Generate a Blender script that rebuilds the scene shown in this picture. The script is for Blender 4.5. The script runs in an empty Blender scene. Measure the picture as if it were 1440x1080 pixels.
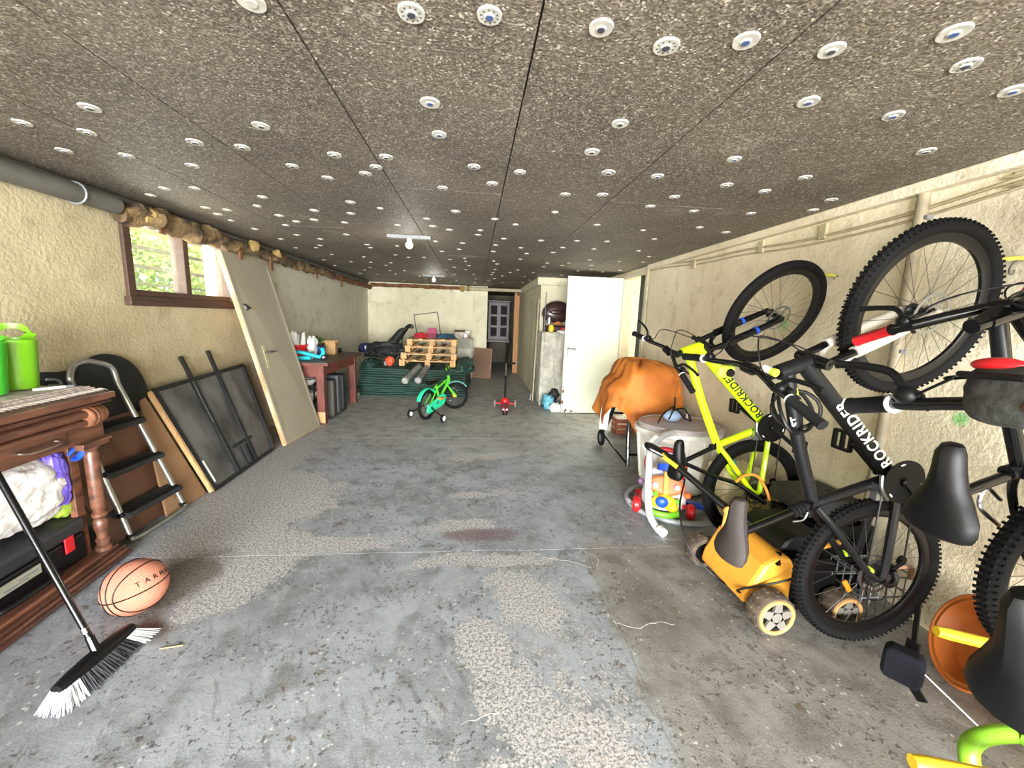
import bpy, math, random
from mathutils import Vector, Matrix, noise
random.seed(7)
SC = bpy.context.scene
COL = SC.collection
V = Vector

# ------------------------------------------------------------------ camera
F_PX = 556.0
def _ray(px, py):
    return V(((px - 720) / F_PX, (540 - py) / F_PX, 1.0))
_d = _ray(668, 447).normalized()                 # vanishing point of the room's length
_u = -_ray(596, 3960)                            # vanishing point of the verticals
_u = (_u - _d * _u.dot(_d)).normalized()
_r = _u.cross(_d)
cam_d = bpy.data.cameras.new('camera')
cam_d.lens = F_PX / 1440 * 36
cam_d.sensor_width = 36
cam_d.clip_start = 0.05
cam = bpy.data.objects.new('camera', cam_d)
right = V((_r.x, _d.x, _u.x)); up = V((_r.y, _d.y, _u.y)); fwd = V((_r.z, _d.z, _u.z))
mw = Matrix.Identity(4)
for i in range(3):
    mw[i][0] = right[i]; mw[i][1] = up[i]; mw[i][2] = -fwd[i]
mw[2][3] = 1.40
cam.matrix_world = mw
COL.objects.link(cam)
SC.camera = cam

# ------------------------------------------------------------------ world, daylight
w = bpy.data.worlds.new('sky'); SC.world = w; w.use_nodes = True
nt = w.node_tree; nt.nodes.clear()
sky = nt.nodes.new('ShaderNodeTexSky'); sky.sky_type = 'NISHITA'; sky.sun_disc = False
sky.sun_elevation = math.radians(48); sky.sun_rotation = math.radians(200)
bg = nt.nodes.new('ShaderNodeBackground'); bg.inputs['Strength'].default_value = 0.9
out = nt.nodes.new('ShaderNodeOutputWorld')
nt.links.new(sky.outputs[0], bg.inputs[0]); nt.links.new(bg.outputs[0], out.inputs[0])

def area_light(name, loc, rot, sx, sy, watts, color=(1, 1, 1)):
    l = bpy.data.lights.new(name, 'AREA'); l.shape = 'RECTANGLE'; l.size = sx; l.size_y = sy
    l.energy = watts; l.color = color
    o = bpy.data.objects.new(name, l); o.location = loc; o.rotation_euler = rot
    COL.objects.link(o); return o
# daylight entering through the open garage door behind the camera, and through the window
area_light('garage_opening_daylight', (-0.1, -4.35, 1.08), (math.radians(90), 0, 0), 4.4, 2.05, 1250, (0.965, 0.985, 1.0))
area_light('window_daylight', (-2.72, 3.70, 1.76), (0, math.radians(-90), 0), 0.55, 1.2, 26, (1.0, 0.98, 0.88))
sun = bpy.data.lights.new('sun', 'SUN'); sun.energy = 6.0; sun.angle = math.radians(1.0); sun.color = (1, .95, .85)
so_ = bpy.data.objects.new('sun', sun); so_.rotation_euler = (math.radians(32), 0, math.radians(35)); COL.objects.link(so_)

SC.view_settings.view_transform = 'Standard'
SC.view_settings.look = 'None'
SC.view_settings.exposure = 0.52
SC.view_settings.gamma = 1.0
SC.view_settings.use_curve_mapping = False

# ------------------------------------------------------------------ helpers
def lin(c):
    o = []
    for x in c:
        x = x / 255.0
        o.append(x / 12.92 if x <= 0.04045 else ((x + 0.055) / 1.055) ** 2.4)
    return (*o, 1.0)

MATS = {}
def mat(name, rgb, rough=0.5, metal=0.0, var=0.18, scale=14.0, bump=0.0, bscale=None, rgb2=None, sheen=0.0, coat=0.0, trans=0.0, alpha=1.0, stretch=None, spec=None):
    """principled material whose colour and relief come from noise"""
    if name in MATS: return MATS[name]
    m = bpy.data.materials.new(name); m.use_nodes = True
    n = m.node_tree.nodes; l = m.node_tree.links
    b = n['Principled BSDF']
    tc = n.new('ShaderNodeTexCoord'); mp = n.new('ShaderNodeMapping')
    l.new(tc.outputs['Object'], mp.inputs['Vector'])
    if stretch: mp.inputs['Scale'].default_value = stretch
    nz = n.new('ShaderNodeTexNoise'); nz.inputs['Scale'].default_value = scale; nz.inputs['Detail'].default_value = 6
    l.new(mp.outputs[0], nz.inputs['Vector'])
    mx = n.new('ShaderNodeMix'); mx.data_type = 'RGBA'
    c1 = lin(rgb)
    c2 = lin(rgb2) if rgb2 else tuple([x * (1 - var) for x in c1[:3]] + [1])
    mx.inputs[6].default_value = c1; mx.inputs[7].default_value = c2
    cr = n.new('ShaderNodeMapRange'); cr.inputs[1].default_value = 0.38; cr.inputs[2].default_value = 0.68
    l.new(nz.outputs['Fac'], cr.inputs[0]); l.new(cr.outputs[0], mx.inputs[0])
    l.new(mx.outputs[2], b.inputs['Base Color'])
    b.inputs['Roughness'].default_value = rough; b.inputs['Metallic'].default_value = metal
    if sheen: b.inputs['Sheen Weight'].default_value = sheen
    if coat: b.inputs['Coat Weight'].default_value = coat
    if trans: b.inputs['Transmission Weight'].default_value = trans
    if alpha < 1: b.inputs['Alpha'].default_value = alpha
    if spec is not None: b.inputs['Specular IOR Level'].default_value = spec
    if bump:
        nb = n.new('ShaderNodeTexNoise'); nb.inputs['Scale'].default_value = bscale or scale * 4; nb.inputs['Detail'].default_value = 4
        l.new(mp.outputs[0], nb.inputs['Vector'])
        bp = n.new('ShaderNodeBump'); bp.inputs['Strength'].default_value = bump; bp.inputs['Distance'].default_value = 0.02
        l.new(nb.outputs['Fac'], bp.inputs['Height']); l.new(bp.outputs[0], b.inputs['Normal'])
    MATS[name] = m
    return m

class MB:
    """collects shapes and links them as ONE mesh object"""
    def __init__(s): s.v = []; s.f = []
    def add(s, vs, fs):
        k = len(s.v); s.v += [V(x) for x in vs]; s.f += [tuple(i + k for i in f) for f in fs]; return s
    def box(s, c, d, rot=None):
        hx, hy, hz = d[0] / 2, d[1] / 2, d[2] / 2
        p = [V((x, y, z)) for x in (-hx, hx) for y in (-hy, hy) for z in (-hz, hz)]
        if rot is not None: p = [rot @ q for q in p]
        return s.add([q + V(c) for q in p], [(0, 1, 3, 2), (4, 6, 7, 5), (0, 4, 5, 1), (2, 3, 7, 6), (0, 2, 6, 4), (1, 5, 7, 3)])
    def bb(s, x0, x1, y0, y1, z0, z1):
        return s.box(((x0 + x1) / 2, (y0 + y1) / 2, (z0 + z1) / 2), (abs(x1 - x0), abs(y1 - y0), abs(z1 - z0)))
    def hexa(s, p):   # 8 corners: bottom ring 0-3, top ring 4-7
        return s.add(p, [(3, 2, 1, 0), (4, 5, 6, 7), (0, 1, 5, 4), (1, 2, 6, 5), (2, 3, 7, 6), (3, 0, 4, 7)])
    def bar(s, p0, p1, w_, h_, upv=(0, 0, 1)):
        p0, p1 = V(p0), V(p1); t = (p1 - p0).normalized(); u = V(upv)
        if abs(t.dot(u)) > .98: u = V((1, 0, 0)) if abs(t.x) < .9 else V((0, 1, 0))
        sx = t.cross(u).normalized(); uy = sx.cross(t)
        q = []
        for p in (p0, p1):
            q += [p - sx * w_ / 2 - uy * h_ / 2, p + sx * w_ / 2 - uy * h_ / 2, p + sx * w_ / 2 + uy * h_ / 2, p - sx * w_ / 2 + uy * h_ / 2]
        return s.add(q, [(0, 1, 2, 3), (7, 6, 5, 4), (0, 4, 5, 1), (1, 5, 6, 2), (2, 6, 7, 3), (3, 7, 4, 0)])
    def tube(s, p0, p1, r0, r1=None, n=10): return s.path([p0, p1], [r0, r0 if r1 is None else r1], n)
    def path(s, pts, r, n=8, closed=False, flat=1.0):
        pts = [V(p) for p in pts]; m = len(pts)
        rr = r if isinstance(r, (list, tuple)) else [r] * m
        vs = []; pu = None
        for i, p in enumerate(pts):
            if closed: t = pts[(i + 1) % m] - pts[i - 1]
            else: t = pts[min(i + 1, m - 1)] - pts[max(i - 1, 0)]
            t = t.normalized() if t.length > 1e-9 else V((0, 0, 1))
            if pu is None:
                pu = V((0, 0, 1)) if abs(t.z) < .9 else V((1, 0, 0))
            a = t.cross(pu)
            if a.length < 1e-6: a = t.orthogonal()
            a.normalize(); b = a.cross(t).normalized(); pu = b
            for k in range(n):
                an = 2 * math.pi * k / n
                vs.append(p + a * math.cos(an) * rr[i] + b * math.sin(an) * rr[i] * flat)
        fs = []
        for i in range(m if closed else m - 1):
            j = (i + 1) % m
            for k in range(n):
                k2 = (k + 1) % n
                fs.append((i * n + k, i * n + k2, j * n + k2, j * n + k))
        if not closed:
            fs.append(tuple(reversed(range(n)))); fs.append(tuple(range((m - 1) * n, m * n)))
        return s.add(vs, fs)
    def lathe(s, prof, n=20, mat_=None, sy=1.0):
        vs = []
        for (r, z) in prof:
            for k in range(n):
                a = 2 * math.pi * k / n; vs.append(V((r * math.cos(a), r * math.sin(a) * sy, z)))
        fs = []
        for i in range(len(prof) - 1):
            for k in range(n):
                k2 = (k + 1) % n; fs.append((i * n + k, i * n + k2, (i + 1) * n + k2, (i + 1) * n + k))
        ring = prof[0] == prof[-1]
        if prof[0][0] > 1e-5 and not ring: fs.append(tuple(reversed(range(n))))
        if prof[-1][0] > 1e-5 and not ring: fs.append(tuple(range((len(prof) - 1) * n, len(prof) * n)))
        if mat_ is not None: vs = [mat_ @ q for q in vs]
        return s.add(vs, fs)
    def ball(s, c, r, n=16, m=10, amp=0.0, fr=6.0, rot=None):
        r = (r, r, r) if not isinstance(r, (tuple, list)) else r
        vs = []
        for i in range(m + 1):
            th = math.pi * i / m
            for k in range(n):
                ph = 2 * math.pi * k / n
                d = V((math.sin(th) * math.cos(ph), math.sin(th) * math.sin(ph), math.cos(th)))
                q = 1 + (amp * noise.noise(d * fr * .3 + V(c) * 3) if amp else 0)
                p = V((d.x * r[0], d.y * r[1], d.z * r[2])) * q
                if rot is not None: p = rot @ p
                vs.append(p + V(c))
        fs = [(i * n + k, (i + 1) * n + k, (i + 1) * n + (k + 1) % n, i * n + (k + 1) % n) for i in range(m) for k in range(n)]
        return s.add(vs, fs)
    def prism(s, poly, h, mat_=None):   # polygon in xy extruded along z
        n = len(poly)
        vs = [V((x, y, 0)) for x, y in poly] + [V((x, y, h)) for x, y in poly]
        if mat_ is not None: vs = [mat_ @ q for q in vs]
        return s.add(vs, [tuple(reversed(range(n))), tuple(range(n, 2 * n))] + [(i, (i + 1) % n, n + (i + 1) % n, n + i) for i in range(n)])
    def loft(s, rings, caps=True, closed_u=True):
        n = len(rings[0]); vs = [q for r in rings for q in r]; fs = []
        for i in range(len(rings) - 1):
            for k in range(n if closed_u else n - 1):
                k2 = (k + 1) % n; fs.append((i * n + k, i * n + k2, (i + 1) * n + k2, (i + 1) * n + k))
        if caps and closed_u: fs.append(tuple(reversed(range(n)))); fs.append(tuple(range((len(rings) - 1) * n, len(rings) * n)))
        return s.add(vs, fs)
    def xf(s, m):
        s.v = [m @ q for q in s.v]; return s
    def mesh(s, name, m=None, smooth=35):
        me = bpy.data.meshes.new(name); me.from_pydata([tuple(q) for q in s.v], [], s.f)
        me.update()
        import bmesh
        b = bmesh.new(); b.from_mesh(me); bmesh.ops.recalc_face_normals(b, faces=b.faces); b.to_mesh(me); b.free()
        if smooth:
            me.shade_smooth(); me.set_sharp_from_angle(angle=math.radians(smooth))
        if m: me.materials.append(m)
        return me
    def build(s, name, m, parent=None, smooth=35, bevel=0, solid=0, sub=0):
        o = bpy.data.objects.new(name, s.mesh(name, m, smooth)); COL.objects.link(o)
        if parent: o.parent = parent
        if solid:
            md = o.modifiers.new('thickness', 'SOLIDIFY'); md.thickness = solid; md.offset = 0
        if sub:
            md = o.modifiers.new('smooth', 'SUBSURF'); md.levels = sub; md.render_levels = sub
        if bevel:
            md = o.modifiers.new('edge', 'BEVEL'); md.width = bevel; md.segments = 2; md.limit_method = 'ANGLE'
        return o

def link(me, name, parent=None, matrix=None):
    o = bpy.data.objects.new(name, me); COL.objects.link(o)
    if parent: o.parent = parent
    if matrix is not None: o.matrix_basis = matrix
    return o
def tag(o, label, cat, group=None, kind=None):
    o['label'] = label
    if cat: o['category'] = cat
    if group: o['group'] = group
    if kind: o['kind'] = kind
    return o
def thing(name, label, cat, loc=(0, 0, 0), rz=0.0, group=None, kind=None, matrix=None):
    o = bpy.data.objects.new(name, None); o.empty_display_size = .1; COL.objects.link(o)
    if matrix is not None: o.matrix_basis = matrix
    else: o.location = loc; o.rotation_euler = (0, 0, rz)
    return tag(o, label, cat, group, kind)
def struct(o, label, cat): return tag(o, label, cat, None, 'structure')
def T(x, y, z): return Matrix.Translation((x, y, z))
def RX(d): return Matrix.Rotation(math.radians(d), 4, 'X')
def RY(d): return Matrix.Rotation(math.radians(d), 4, 'Y')
def RZ(d): return Matrix.Rotation(math.radians(d), 4, 'Z')
def frame(o, x, y):
    """matrix with origin o, x axis x, y axis towards y"""
    x = V(x).normalized(); y = V(y); y = (y - x * y.dot(x)).normalized(); z = x.cross(y)
    m = Matrix.Identity(4)
    for i in range(3): m[i][0] = x[i]; m[i][1] = y[i]; m[i][2] = z[i]; m[i][3] = o[i]
    return m
def text(body, size, m, parent, matrix, name='lettering', shear=0.0, extrude=.0006, bold=0.0, spacing=1.0, align='LEFT'):
    c = bpy.data.curves.new(name, 'FONT'); c.body = body; c.size = size; c.shear = shear; c.extrude = extrude; c.offset = bold
    c.space_character = spacing; c.align_x = align; c.align_y = 'CENTER'; c.resolution_u = 4
    c.materials.append(m)
    tmp = bpy.data.objects.new(name, c); me = bpy.data.meshes.new_from_object(tmp); me.name = name
    if not me.materials: me.materials.append(m)
    bpy.data.objects.remove(tmp); bpy.data.curves.remove(c)
    return link(me, name, parent, matrix)
def spline(pts, n=8):
    """catmull-rom through points"""
    p = [V(q) for q in pts]; p = [p[0] * 2 - p[1]] + p + [p[-1] * 2 - p[-2]]; o = []
    for i in range(1, len(p) - 2):
        for k in range(n):
            t = k / n; a, b, c, d = p[i - 1], p[i], p[i + 1], p[i + 2]
            o.append(0.5 * ((2 * b) + (c - a) * t + (2 * a - 5 * b + 4 * c - d) * t * t + (3 * b - a - 3 * c + d) * t ** 3))
    o.append(p[-2]); return o

# shared plain materials
BLACK = mat('black_plastic', (11, 11, 12), .45, spec=.25)
RUBBER = mat('black_rubber', (15, 15, 15), .8, spec=.25, bump=.15, bscale=200)
GLOSSB = mat('gloss_black_paint', (9, 9, 10), .25, coat=.2, spec=.35)
CHROME = mat('chrome', (205, 205, 208), .2, 1.0, var=.1)
STEEL = mat('brushed_steel', (165, 167, 170), .36, 1.0, var=.15)
GREYM = mat('grey_painted_metal', (120, 122, 124), .45)
WHITEP = mat('white_plastic', (232, 232, 228), .4, var=.06)
REDP = mat('red_plastic', (200, 28, 36), .38, var=.12)
ORANGEP = mat('orange_plastic', (240, 150, 40), .42, var=.1)
YELLOWP = mat('yellow_plastic', (240, 200, 40), .42, var=.1)
BLUEP = mat('blue_plastic', (28, 80, 200), .4, var=.1)
GREENP = mat('green_plastic', (110, 190, 40), .4, var=.1)
RAWWOOD = mat('raw_wood', (205, 165, 115), .7, var=.3, scale=6, stretch=(8, 8, 1), bump=.1)
# ================================================================== THE SETTING
XL, XR, ZC, YB = -2.45, 2.19, 2.13, 9.5
Y0 = -4.4

def nodes_for(name):
    m = bpy.data.materials.new(name); m.use_nodes = True
    return m, m.node_tree.nodes, m.node_tree.links, m.node_tree.nodes['Principled BSDF']
class NG:
    """tiny node-graph helper"""
    def __init__(s, n, l): s.n, s.l = n, l
    def _in(s, sock, val):
        if hasattr(val, 'is_output'): s.l.new(val, sock)
        else: sock.default_value = val
    def noise(s, vec, scale, detail=5, rough=.55, dist=0.0):
        k = s.n.new('ShaderNodeTexNoise'); s.l.new(vec, k.inputs['Vector']); k.inputs['Scale'].default_value = scale
        k.inputs['Detail'].default_value = detail; k.inputs['Roughness'].default_value = rough; k.inputs['Distortion'].default_value = dist
        return k.outputs['Fac']
    def voro(s, vec, scale, feature='F1', out='Distance'):
        k = s.n.new('ShaderNodeTexVoronoi'); k.feature = feature; s.l.new(vec, k.inputs['Vector']); k.inputs['Scale'].default_value = scale
        return k.outputs[out]
    def step(s, val, a, b, lo=0.0, hi=1.0):
        k = s.n.new('ShaderNodeMapRange'); k.interpolation_type = 'SMOOTHSTEP'; s.l.new(val, k.inputs[0])
        k.inputs[1].default_value = a; k.inputs[2].default_value = b; k.inputs[3].default_value = lo; k.inputs[4].default_value = hi
        return k.outputs[0]
    def math(s, op, a, b=0.0):
        k = s.n.new('ShaderNodeMath'); k.operation = op; s._in(k.inputs[0], a); s._in(k.inputs[1], b); return k.outputs[0]
    def mix(s, fac, a, b):
        k = s.n.new('ShaderNodeMix'); k.data_type = 'RGBA'; s._in(k.inputs[0], fac)
        s._in(k.inputs[6], lin(a) if isinstance(a, tuple) else a); s._in(k.inputs[7], lin(b) if isinstance(b, tuple) else b); return k.outputs[2]
    def map(s, vec, loc=(0, 0, 0), rot=0.0, scale=(1, 1, 1)):
        k = s.n.new('ShaderNodeMapping'); k.vector_type = 'TEXTURE'; s.l.new(vec, k.inputs[0])
        k.inputs[1].default_value = loc; k.inputs[2].default_value = (0, 0, rot); k.inputs[3].default_value = scale; return k.outputs[0]
    def length(s, vec):
        k = s.n.new('ShaderNodeVectorMath'); k.operation = 'LENGTH'; s.l.new(vec, k.inputs[0]); return k.outputs['Value']
    def bump(s, h, strength, dist=.01, nrm=None):
        k = s.n.new('ShaderNodeBump'); s.l.new(h, k.inputs['Height']); k.inputs['Strength'].default_value = strength; k.inputs['Distance'].default_value = dist
        if nrm: s.l.new(nrm, k.inputs['Normal'])
        return k.outputs[0]

def floor_material():
    m, n, l, b = nodes_for('worn_painted_concrete'); g = NG(n, l)
    geo = n.new('ShaderNodeNewGeometry'); P = geo.outputs['Position']
    big = g.noise(P, 1.3, 4); mid = g.noise(P, 6, 6, .6); fine = g.noise(P, 38, 5, .65); grit = g.noise(P, 120, 3, .7)
    tiny = g.noise(P, 70, 4, .7); str2 = g.noise(g.map(P, (0, 0, 0), .5, (1, 5, 1)), 26, 5, .65)
    col = g.mix(g.step(big, .35, .65), (156, 162, 168), (130, 134, 137))
    col = g.mix(g.math('MULTIPLY', g.step(mid, .46, .70), .8), col, (106, 107, 106))
    col = g.mix(g.math('MULTIPLY', g.step(g.noise(P, 11, 6, .7), .5, .66), .6), col, (164, 168, 171))
    # right-hand bay: unpainted, browner and darker cement
    sx = n.new('ShaderNodeSeparateXYZ'); l.new(P, sx.inputs[0])
    wob = g.math('MULTIPLY', g.math('SUBTRACT', mid, .5), .25)
    rb = g.math('MULTIPLY', g.step(g.math('ADD', sx.outputs[0], wob), .64, .72), g.step(g.math('ADD', sx.outputs[1], wob), 2.35, 2.2))
    col = g.mix(rb, col, g.mix(g.step(mid, .4, .7), (140, 137, 131), (106, 103, 97)))
    # far end: grey cement, painted paler to offset the fading daylight
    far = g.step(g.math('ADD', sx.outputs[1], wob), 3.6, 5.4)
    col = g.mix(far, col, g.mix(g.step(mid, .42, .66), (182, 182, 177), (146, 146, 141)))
    # small dark chips and brown rust flecks in the paint
    chips = g.math('MULTIPLY', g.step(g.math('ADD', g.math('MULTIPLY', fine, .6), g.math('MULTIPLY', tiny, .4)), .535, .575), g.step(g.noise(P, 4.2, 5, .65), .42, .56))
    col = g.mix(g.math('MULTIPLY', chips, .85), col, (70, 68, 63))
    col = g.mix(g.math('MULTIPLY', g.step(str2, .56, .66), .4), col, (88, 87, 85))
    col = g.mix(g.math('MULTIPLY', g.step(str2, .40, .33), .35), col, (182, 184, 184))
    brown = g.math('MULTIPLY', g.step(g.noise(P, 15, 6, .72, .3), .58, .63), g.step(g.noise(P, 2.7, 3), .47, .57))
    col = g.mix(g.math('MULTIPLY', brown, .8), col, (92, 80, 62))
    # patches where the paint has flaked off down to pale screed (cx, cy, rx, ry, turn)
    bare = None
    for (cx, cy, rx, ry, rot, amp) in [(-1.45, 2.25, .42, .55, .5, .55), (-1.5, 2.95, .45, .55, .2, .6), (-.95, 2.3, .5, .09, .05, .9), (-.05, 2.52, .28, .07, .1, 1.3),
                                  (.02, 2.12, .40, .07, 0, 1.2), (.28, 1.82, .17, .22, .5, 1.2), (.06, 1.5, .12, .20, .3, .9), (.2, 1.22, .12, .22, .5, 1.0),
                                  (.45, 1.05, .16, .22, .3, 1.3), (.02, 3.0, .3, .06, .1, 1.6), (-.2, 4.35, .7, .06, 0, 1.6), (.15, 3.9, .35, .1, .2, 1.7), (-1.9, 3.7, .3, .9, 0, .5), (.0, .85, .3, .2, .2, 1.2)]:
        d = g.length(g.map(g_flat(n, l, P), (cx, cy, 0), rot, (rx, ry, 1)))
        d = g.math('ADD', d, g.math('MULTIPLY', g.math('SUBTRACT', g.noise(P, 4.5, 10, .78), .5), amp * 4.2))
        k = g.step(d, 1.03, .97)
        bare = k if bare is None else g.math('MAXIMUM', bare, k)
    screed = g.mix(g.step(g.math('ADD', g.math('MULTIPLY', grit, .5), g.math('MULTIPLY', tiny, .5)), .44, .58), (188, 187, 186), (116, 114, 113))
    col = g.mix(bare, col, screed)
    # pinkish aggregate showing beside the crack
    agg = g.length(g.map(g_flat(n, l, P), (.42, 1.45, 0), .15, (.25, .75, 1)))
    agg = g.math('MULTIPLY', g.step(agg, 1.15, .6), g.step(g.voro(P, 70), .42, .25))
    agg = g.math('MULTIPLY', agg, g.step(mid, .36, .55))
    col = g.mix(g.math('MULTIPLY', agg, .75), col, (186, 174, 166))
    # white drips and scuffs
    fle = g.step(g.math('ADD', g.voro(P, 24), g.math('MULTIPLY', tiny, .35)), .34, .29); fle = g.math('MULTIPLY', fle, g.step(g.noise(P, 2.6, 3), .46, .56))
    col = g.mix(g.math('MULTIPLY', fle, .7), col, (205, 205, 200))
    # old reddish spill and brown oil stains
    for (cx, cy, rx, ry, rgb, a) in [(.06, 2.40, .28, .09, (96, 62, 66), .6), (-1.52, 2.02, .22, .3, (78, 68, 48), .75), (-1.40, 1.66, .14, .08, (70, 58, 42), .8), (.92, 1.7, .16, .3, (88, 82, 70), .45), (-.5, 5.3, .5, .3, (104, 104, 96), .4)]:
        d = g.length(g.map(g_flat(n, l, P), (cx, cy, 0), 0, (rx, ry, 1)))
        d = g.math('ADD', d, g.math('MULTIPLY', g.math('SUBTRACT', mid, .5), 1.6))
        col = g.mix(g.math('MULTIPLY', g.step(d, 1.15, .5), a), col, rgb)
    # speckle over everything
    col = g.mix(g.math('MULTIPLY', g.step(grit, .56, .66), .35), col, (78, 76, 74))
    col = g.mix(g.math('MULTIPLY', g.step(grit, .42, .34), .28), col, (205, 206, 206))
    l.new(col, b.inputs['Base Color'])
    l.new(g.step(bare, 0, 1, .5, .85), b.inputs['Roughness'])
    h = g.math('SUBTRACT', g.math('ADD', g.math('MULTIPLY', grit, .25), g.math('MULTIPLY', fine, .3)), g.math('ADD', g.math('MULTIPLY', bare, .35), g.math('MULTIPLY', chips, .3)))
    l.new(g.bump(h, .5, .008), b.inputs['Normal'])
    return m
def g_flat(n, l, P):
    if 'flat_position' in n: return n['flat_position'].outputs[0]
    k = n.new('ShaderNodeVectorMath'); k.operation = 'MULTIPLY'; k.name = 'flat_position'; l.new(P, k.inputs[0]); k.inputs[1].default_value = (1, 1, 0)
    return k.outputs[0]

def ceiling_material():
    m, n, l, b = nodes_for('grey_bead_foam_board'); g = NG(n, l)
    geo = n.new('ShaderNodeNewGeometry'); P = geo.outputs['Position']
    v = g.voro(P, 165, 'F1', 'Color'); sv = n.new('ShaderNodeSeparateColor'); l.new(v, sv.inputs[0])
    mid = g.noise(P, 5, 5, .6); big = g.noise(P, 1.1, 3)
    col = g.mix(g.step(big, .35, .65), (102, 92, 78), (76, 68, 58))
    col = g.mix(g.math('MULTIPLY', g.step(sv.outputs[0], .4, 1.0), .6), col, (156, 146, 130))
    col = g.mix(g.math('MULTIPLY', g.step(sv.outputs[1], .45, .0), .6), col, (50, 47, 44))
    spark = g.math('MULTIPLY', g.step(sv.outputs[2], .84, .96), g.step(g.noise(P, 30, 3), .42, .58))
    col = g.mix(spark, col, (188, 180, 166))
    scuff = g.math('MULTIPLY', g.step(g.noise(P, 2.6, 7, .72, .4), .58, .68), g.step(g.noise(P, 55, 4, .7), .45, .6))
    col = g.mix(g.math('MULTIPLY', scuff, .6), col, (176, 168, 154))
    l.new(col, b.inputs['Base Color']); b.inputs['Roughness'].default_value = .62
    l.new(g.bump(g.voro(P, 130), .35, .004), b.inputs['Normal'])
    return m

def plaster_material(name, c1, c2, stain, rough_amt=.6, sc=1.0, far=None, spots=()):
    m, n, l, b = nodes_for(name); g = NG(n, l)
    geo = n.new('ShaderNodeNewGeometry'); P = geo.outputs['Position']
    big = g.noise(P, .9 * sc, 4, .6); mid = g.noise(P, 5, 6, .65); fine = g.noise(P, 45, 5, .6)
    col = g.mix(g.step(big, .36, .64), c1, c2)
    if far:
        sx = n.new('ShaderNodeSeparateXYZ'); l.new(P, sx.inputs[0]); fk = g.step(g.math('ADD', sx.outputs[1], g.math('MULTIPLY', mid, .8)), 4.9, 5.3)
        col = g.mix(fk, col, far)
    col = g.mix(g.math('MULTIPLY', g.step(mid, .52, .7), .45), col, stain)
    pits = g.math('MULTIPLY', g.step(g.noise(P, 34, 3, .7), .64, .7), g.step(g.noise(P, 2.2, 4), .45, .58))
    col = g.mix(g.math('MULTIPLY', pits, .65), col, (112, 100, 78))
    str_ = g.noise(g.map(P, (0, 0, 0), 0, (1, 1, 7)), 5, 5, .7)
    col = g.mix(g.math('MULTIPLY', g.step(str_, .56, .72), .3), col, (148, 134, 104))
    for (sy_, sz_, sr) in spots:
        k = n.new('ShaderNodeVectorMath'); k.operation = 'SUBTRACT'; l.new(P, k.inputs[0]); k.inputs[1].default_value = (2.19, sy_, sz_)
        d = g.math('ADD', g.length(k.outputs[0]), g.math('MULTIPLY', g.math('SUBTRACT', mid, .5), sr * 2))
        col = g.mix(g.math('MULTIPLY', g.step(d, sr * 1.3, sr * .2), .75), col, (96, 200, 96))
    l.new(col, b.inputs['Base Color']); b.inputs['Roughness'].default_value = .88
    h = g.math('ADD', g.math('MULTIPLY', fine, .5), g.math('MULTIPLY', mid, .8))
    l.new(g.bump(h, rough_amt, .02), b.inputs['Normal'])
    return m

SPOTS = ((2.66, 1.43, .055), (1.54, 1.03, .035))
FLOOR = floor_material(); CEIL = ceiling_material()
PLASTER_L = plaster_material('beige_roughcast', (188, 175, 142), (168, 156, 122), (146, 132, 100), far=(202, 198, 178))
PLASTER_R = plaster_material('cream_roughcast', (234, 223, 196), (216, 203, 172), (178, 162, 128), spots=SPOTS)
PLASTER_B = plaster_material('pale_plaster', (222, 217, 190), (204, 198, 168), (160, 150, 118))
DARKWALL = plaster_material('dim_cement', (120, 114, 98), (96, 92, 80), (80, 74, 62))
JOINT = mat('pale_joint_mortar', (178, 174, 166), .9, var=.3, scale=30)

# ---- floor: a bed of pale mortar with poured slabs lying in it
fl = MB().bb(XL - .3, XR + .1, Y0 - .2, 13.2, -.12, -.004).build('floor', JOINT, smooth=0)
struct(fl, 'worn grey painted concrete garage floor', 'floor')
def jag(p0, p1, n, amp, sd):
    rnd = random.Random(sd); o = []
    for i in range(n + 1):
        t = i / n; k = 0 if i in (0, n) else amp
        o.append((p0[0] + (p1[0] - p0[0]) * t + rnd.uniform(-k, k), p0[1] + (p1[1] - p0[1]) * t + rnd.uniform(-k, k)))
    return o
ye = [Y0 - .2, 2.215, 4.50, 6.88, 9.15, 13.2]; xa, xb = XL - .3, XR + .1
lines = []
for i, y in enumerate(ye): lines.append(jag((xa, y), (xb, y), 46, .008 if i == 1 else .003, i))
crack = jag((.705, 2.215), (.63, Y0 - .2), 44, .009, 77)
gp = .004
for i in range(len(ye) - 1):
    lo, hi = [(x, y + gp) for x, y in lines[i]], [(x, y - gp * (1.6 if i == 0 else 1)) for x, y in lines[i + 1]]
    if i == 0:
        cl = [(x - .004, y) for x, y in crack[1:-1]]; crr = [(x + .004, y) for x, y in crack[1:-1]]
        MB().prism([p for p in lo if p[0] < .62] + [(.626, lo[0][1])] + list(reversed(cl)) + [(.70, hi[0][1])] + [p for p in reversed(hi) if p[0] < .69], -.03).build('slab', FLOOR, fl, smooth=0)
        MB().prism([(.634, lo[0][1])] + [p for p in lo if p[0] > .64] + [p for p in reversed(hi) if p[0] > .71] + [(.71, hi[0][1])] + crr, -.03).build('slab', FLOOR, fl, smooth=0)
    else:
        MB().prism(lo + list(reversed(hi)), -.03).build('slab', FLOOR, fl, smooth=0)

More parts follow.
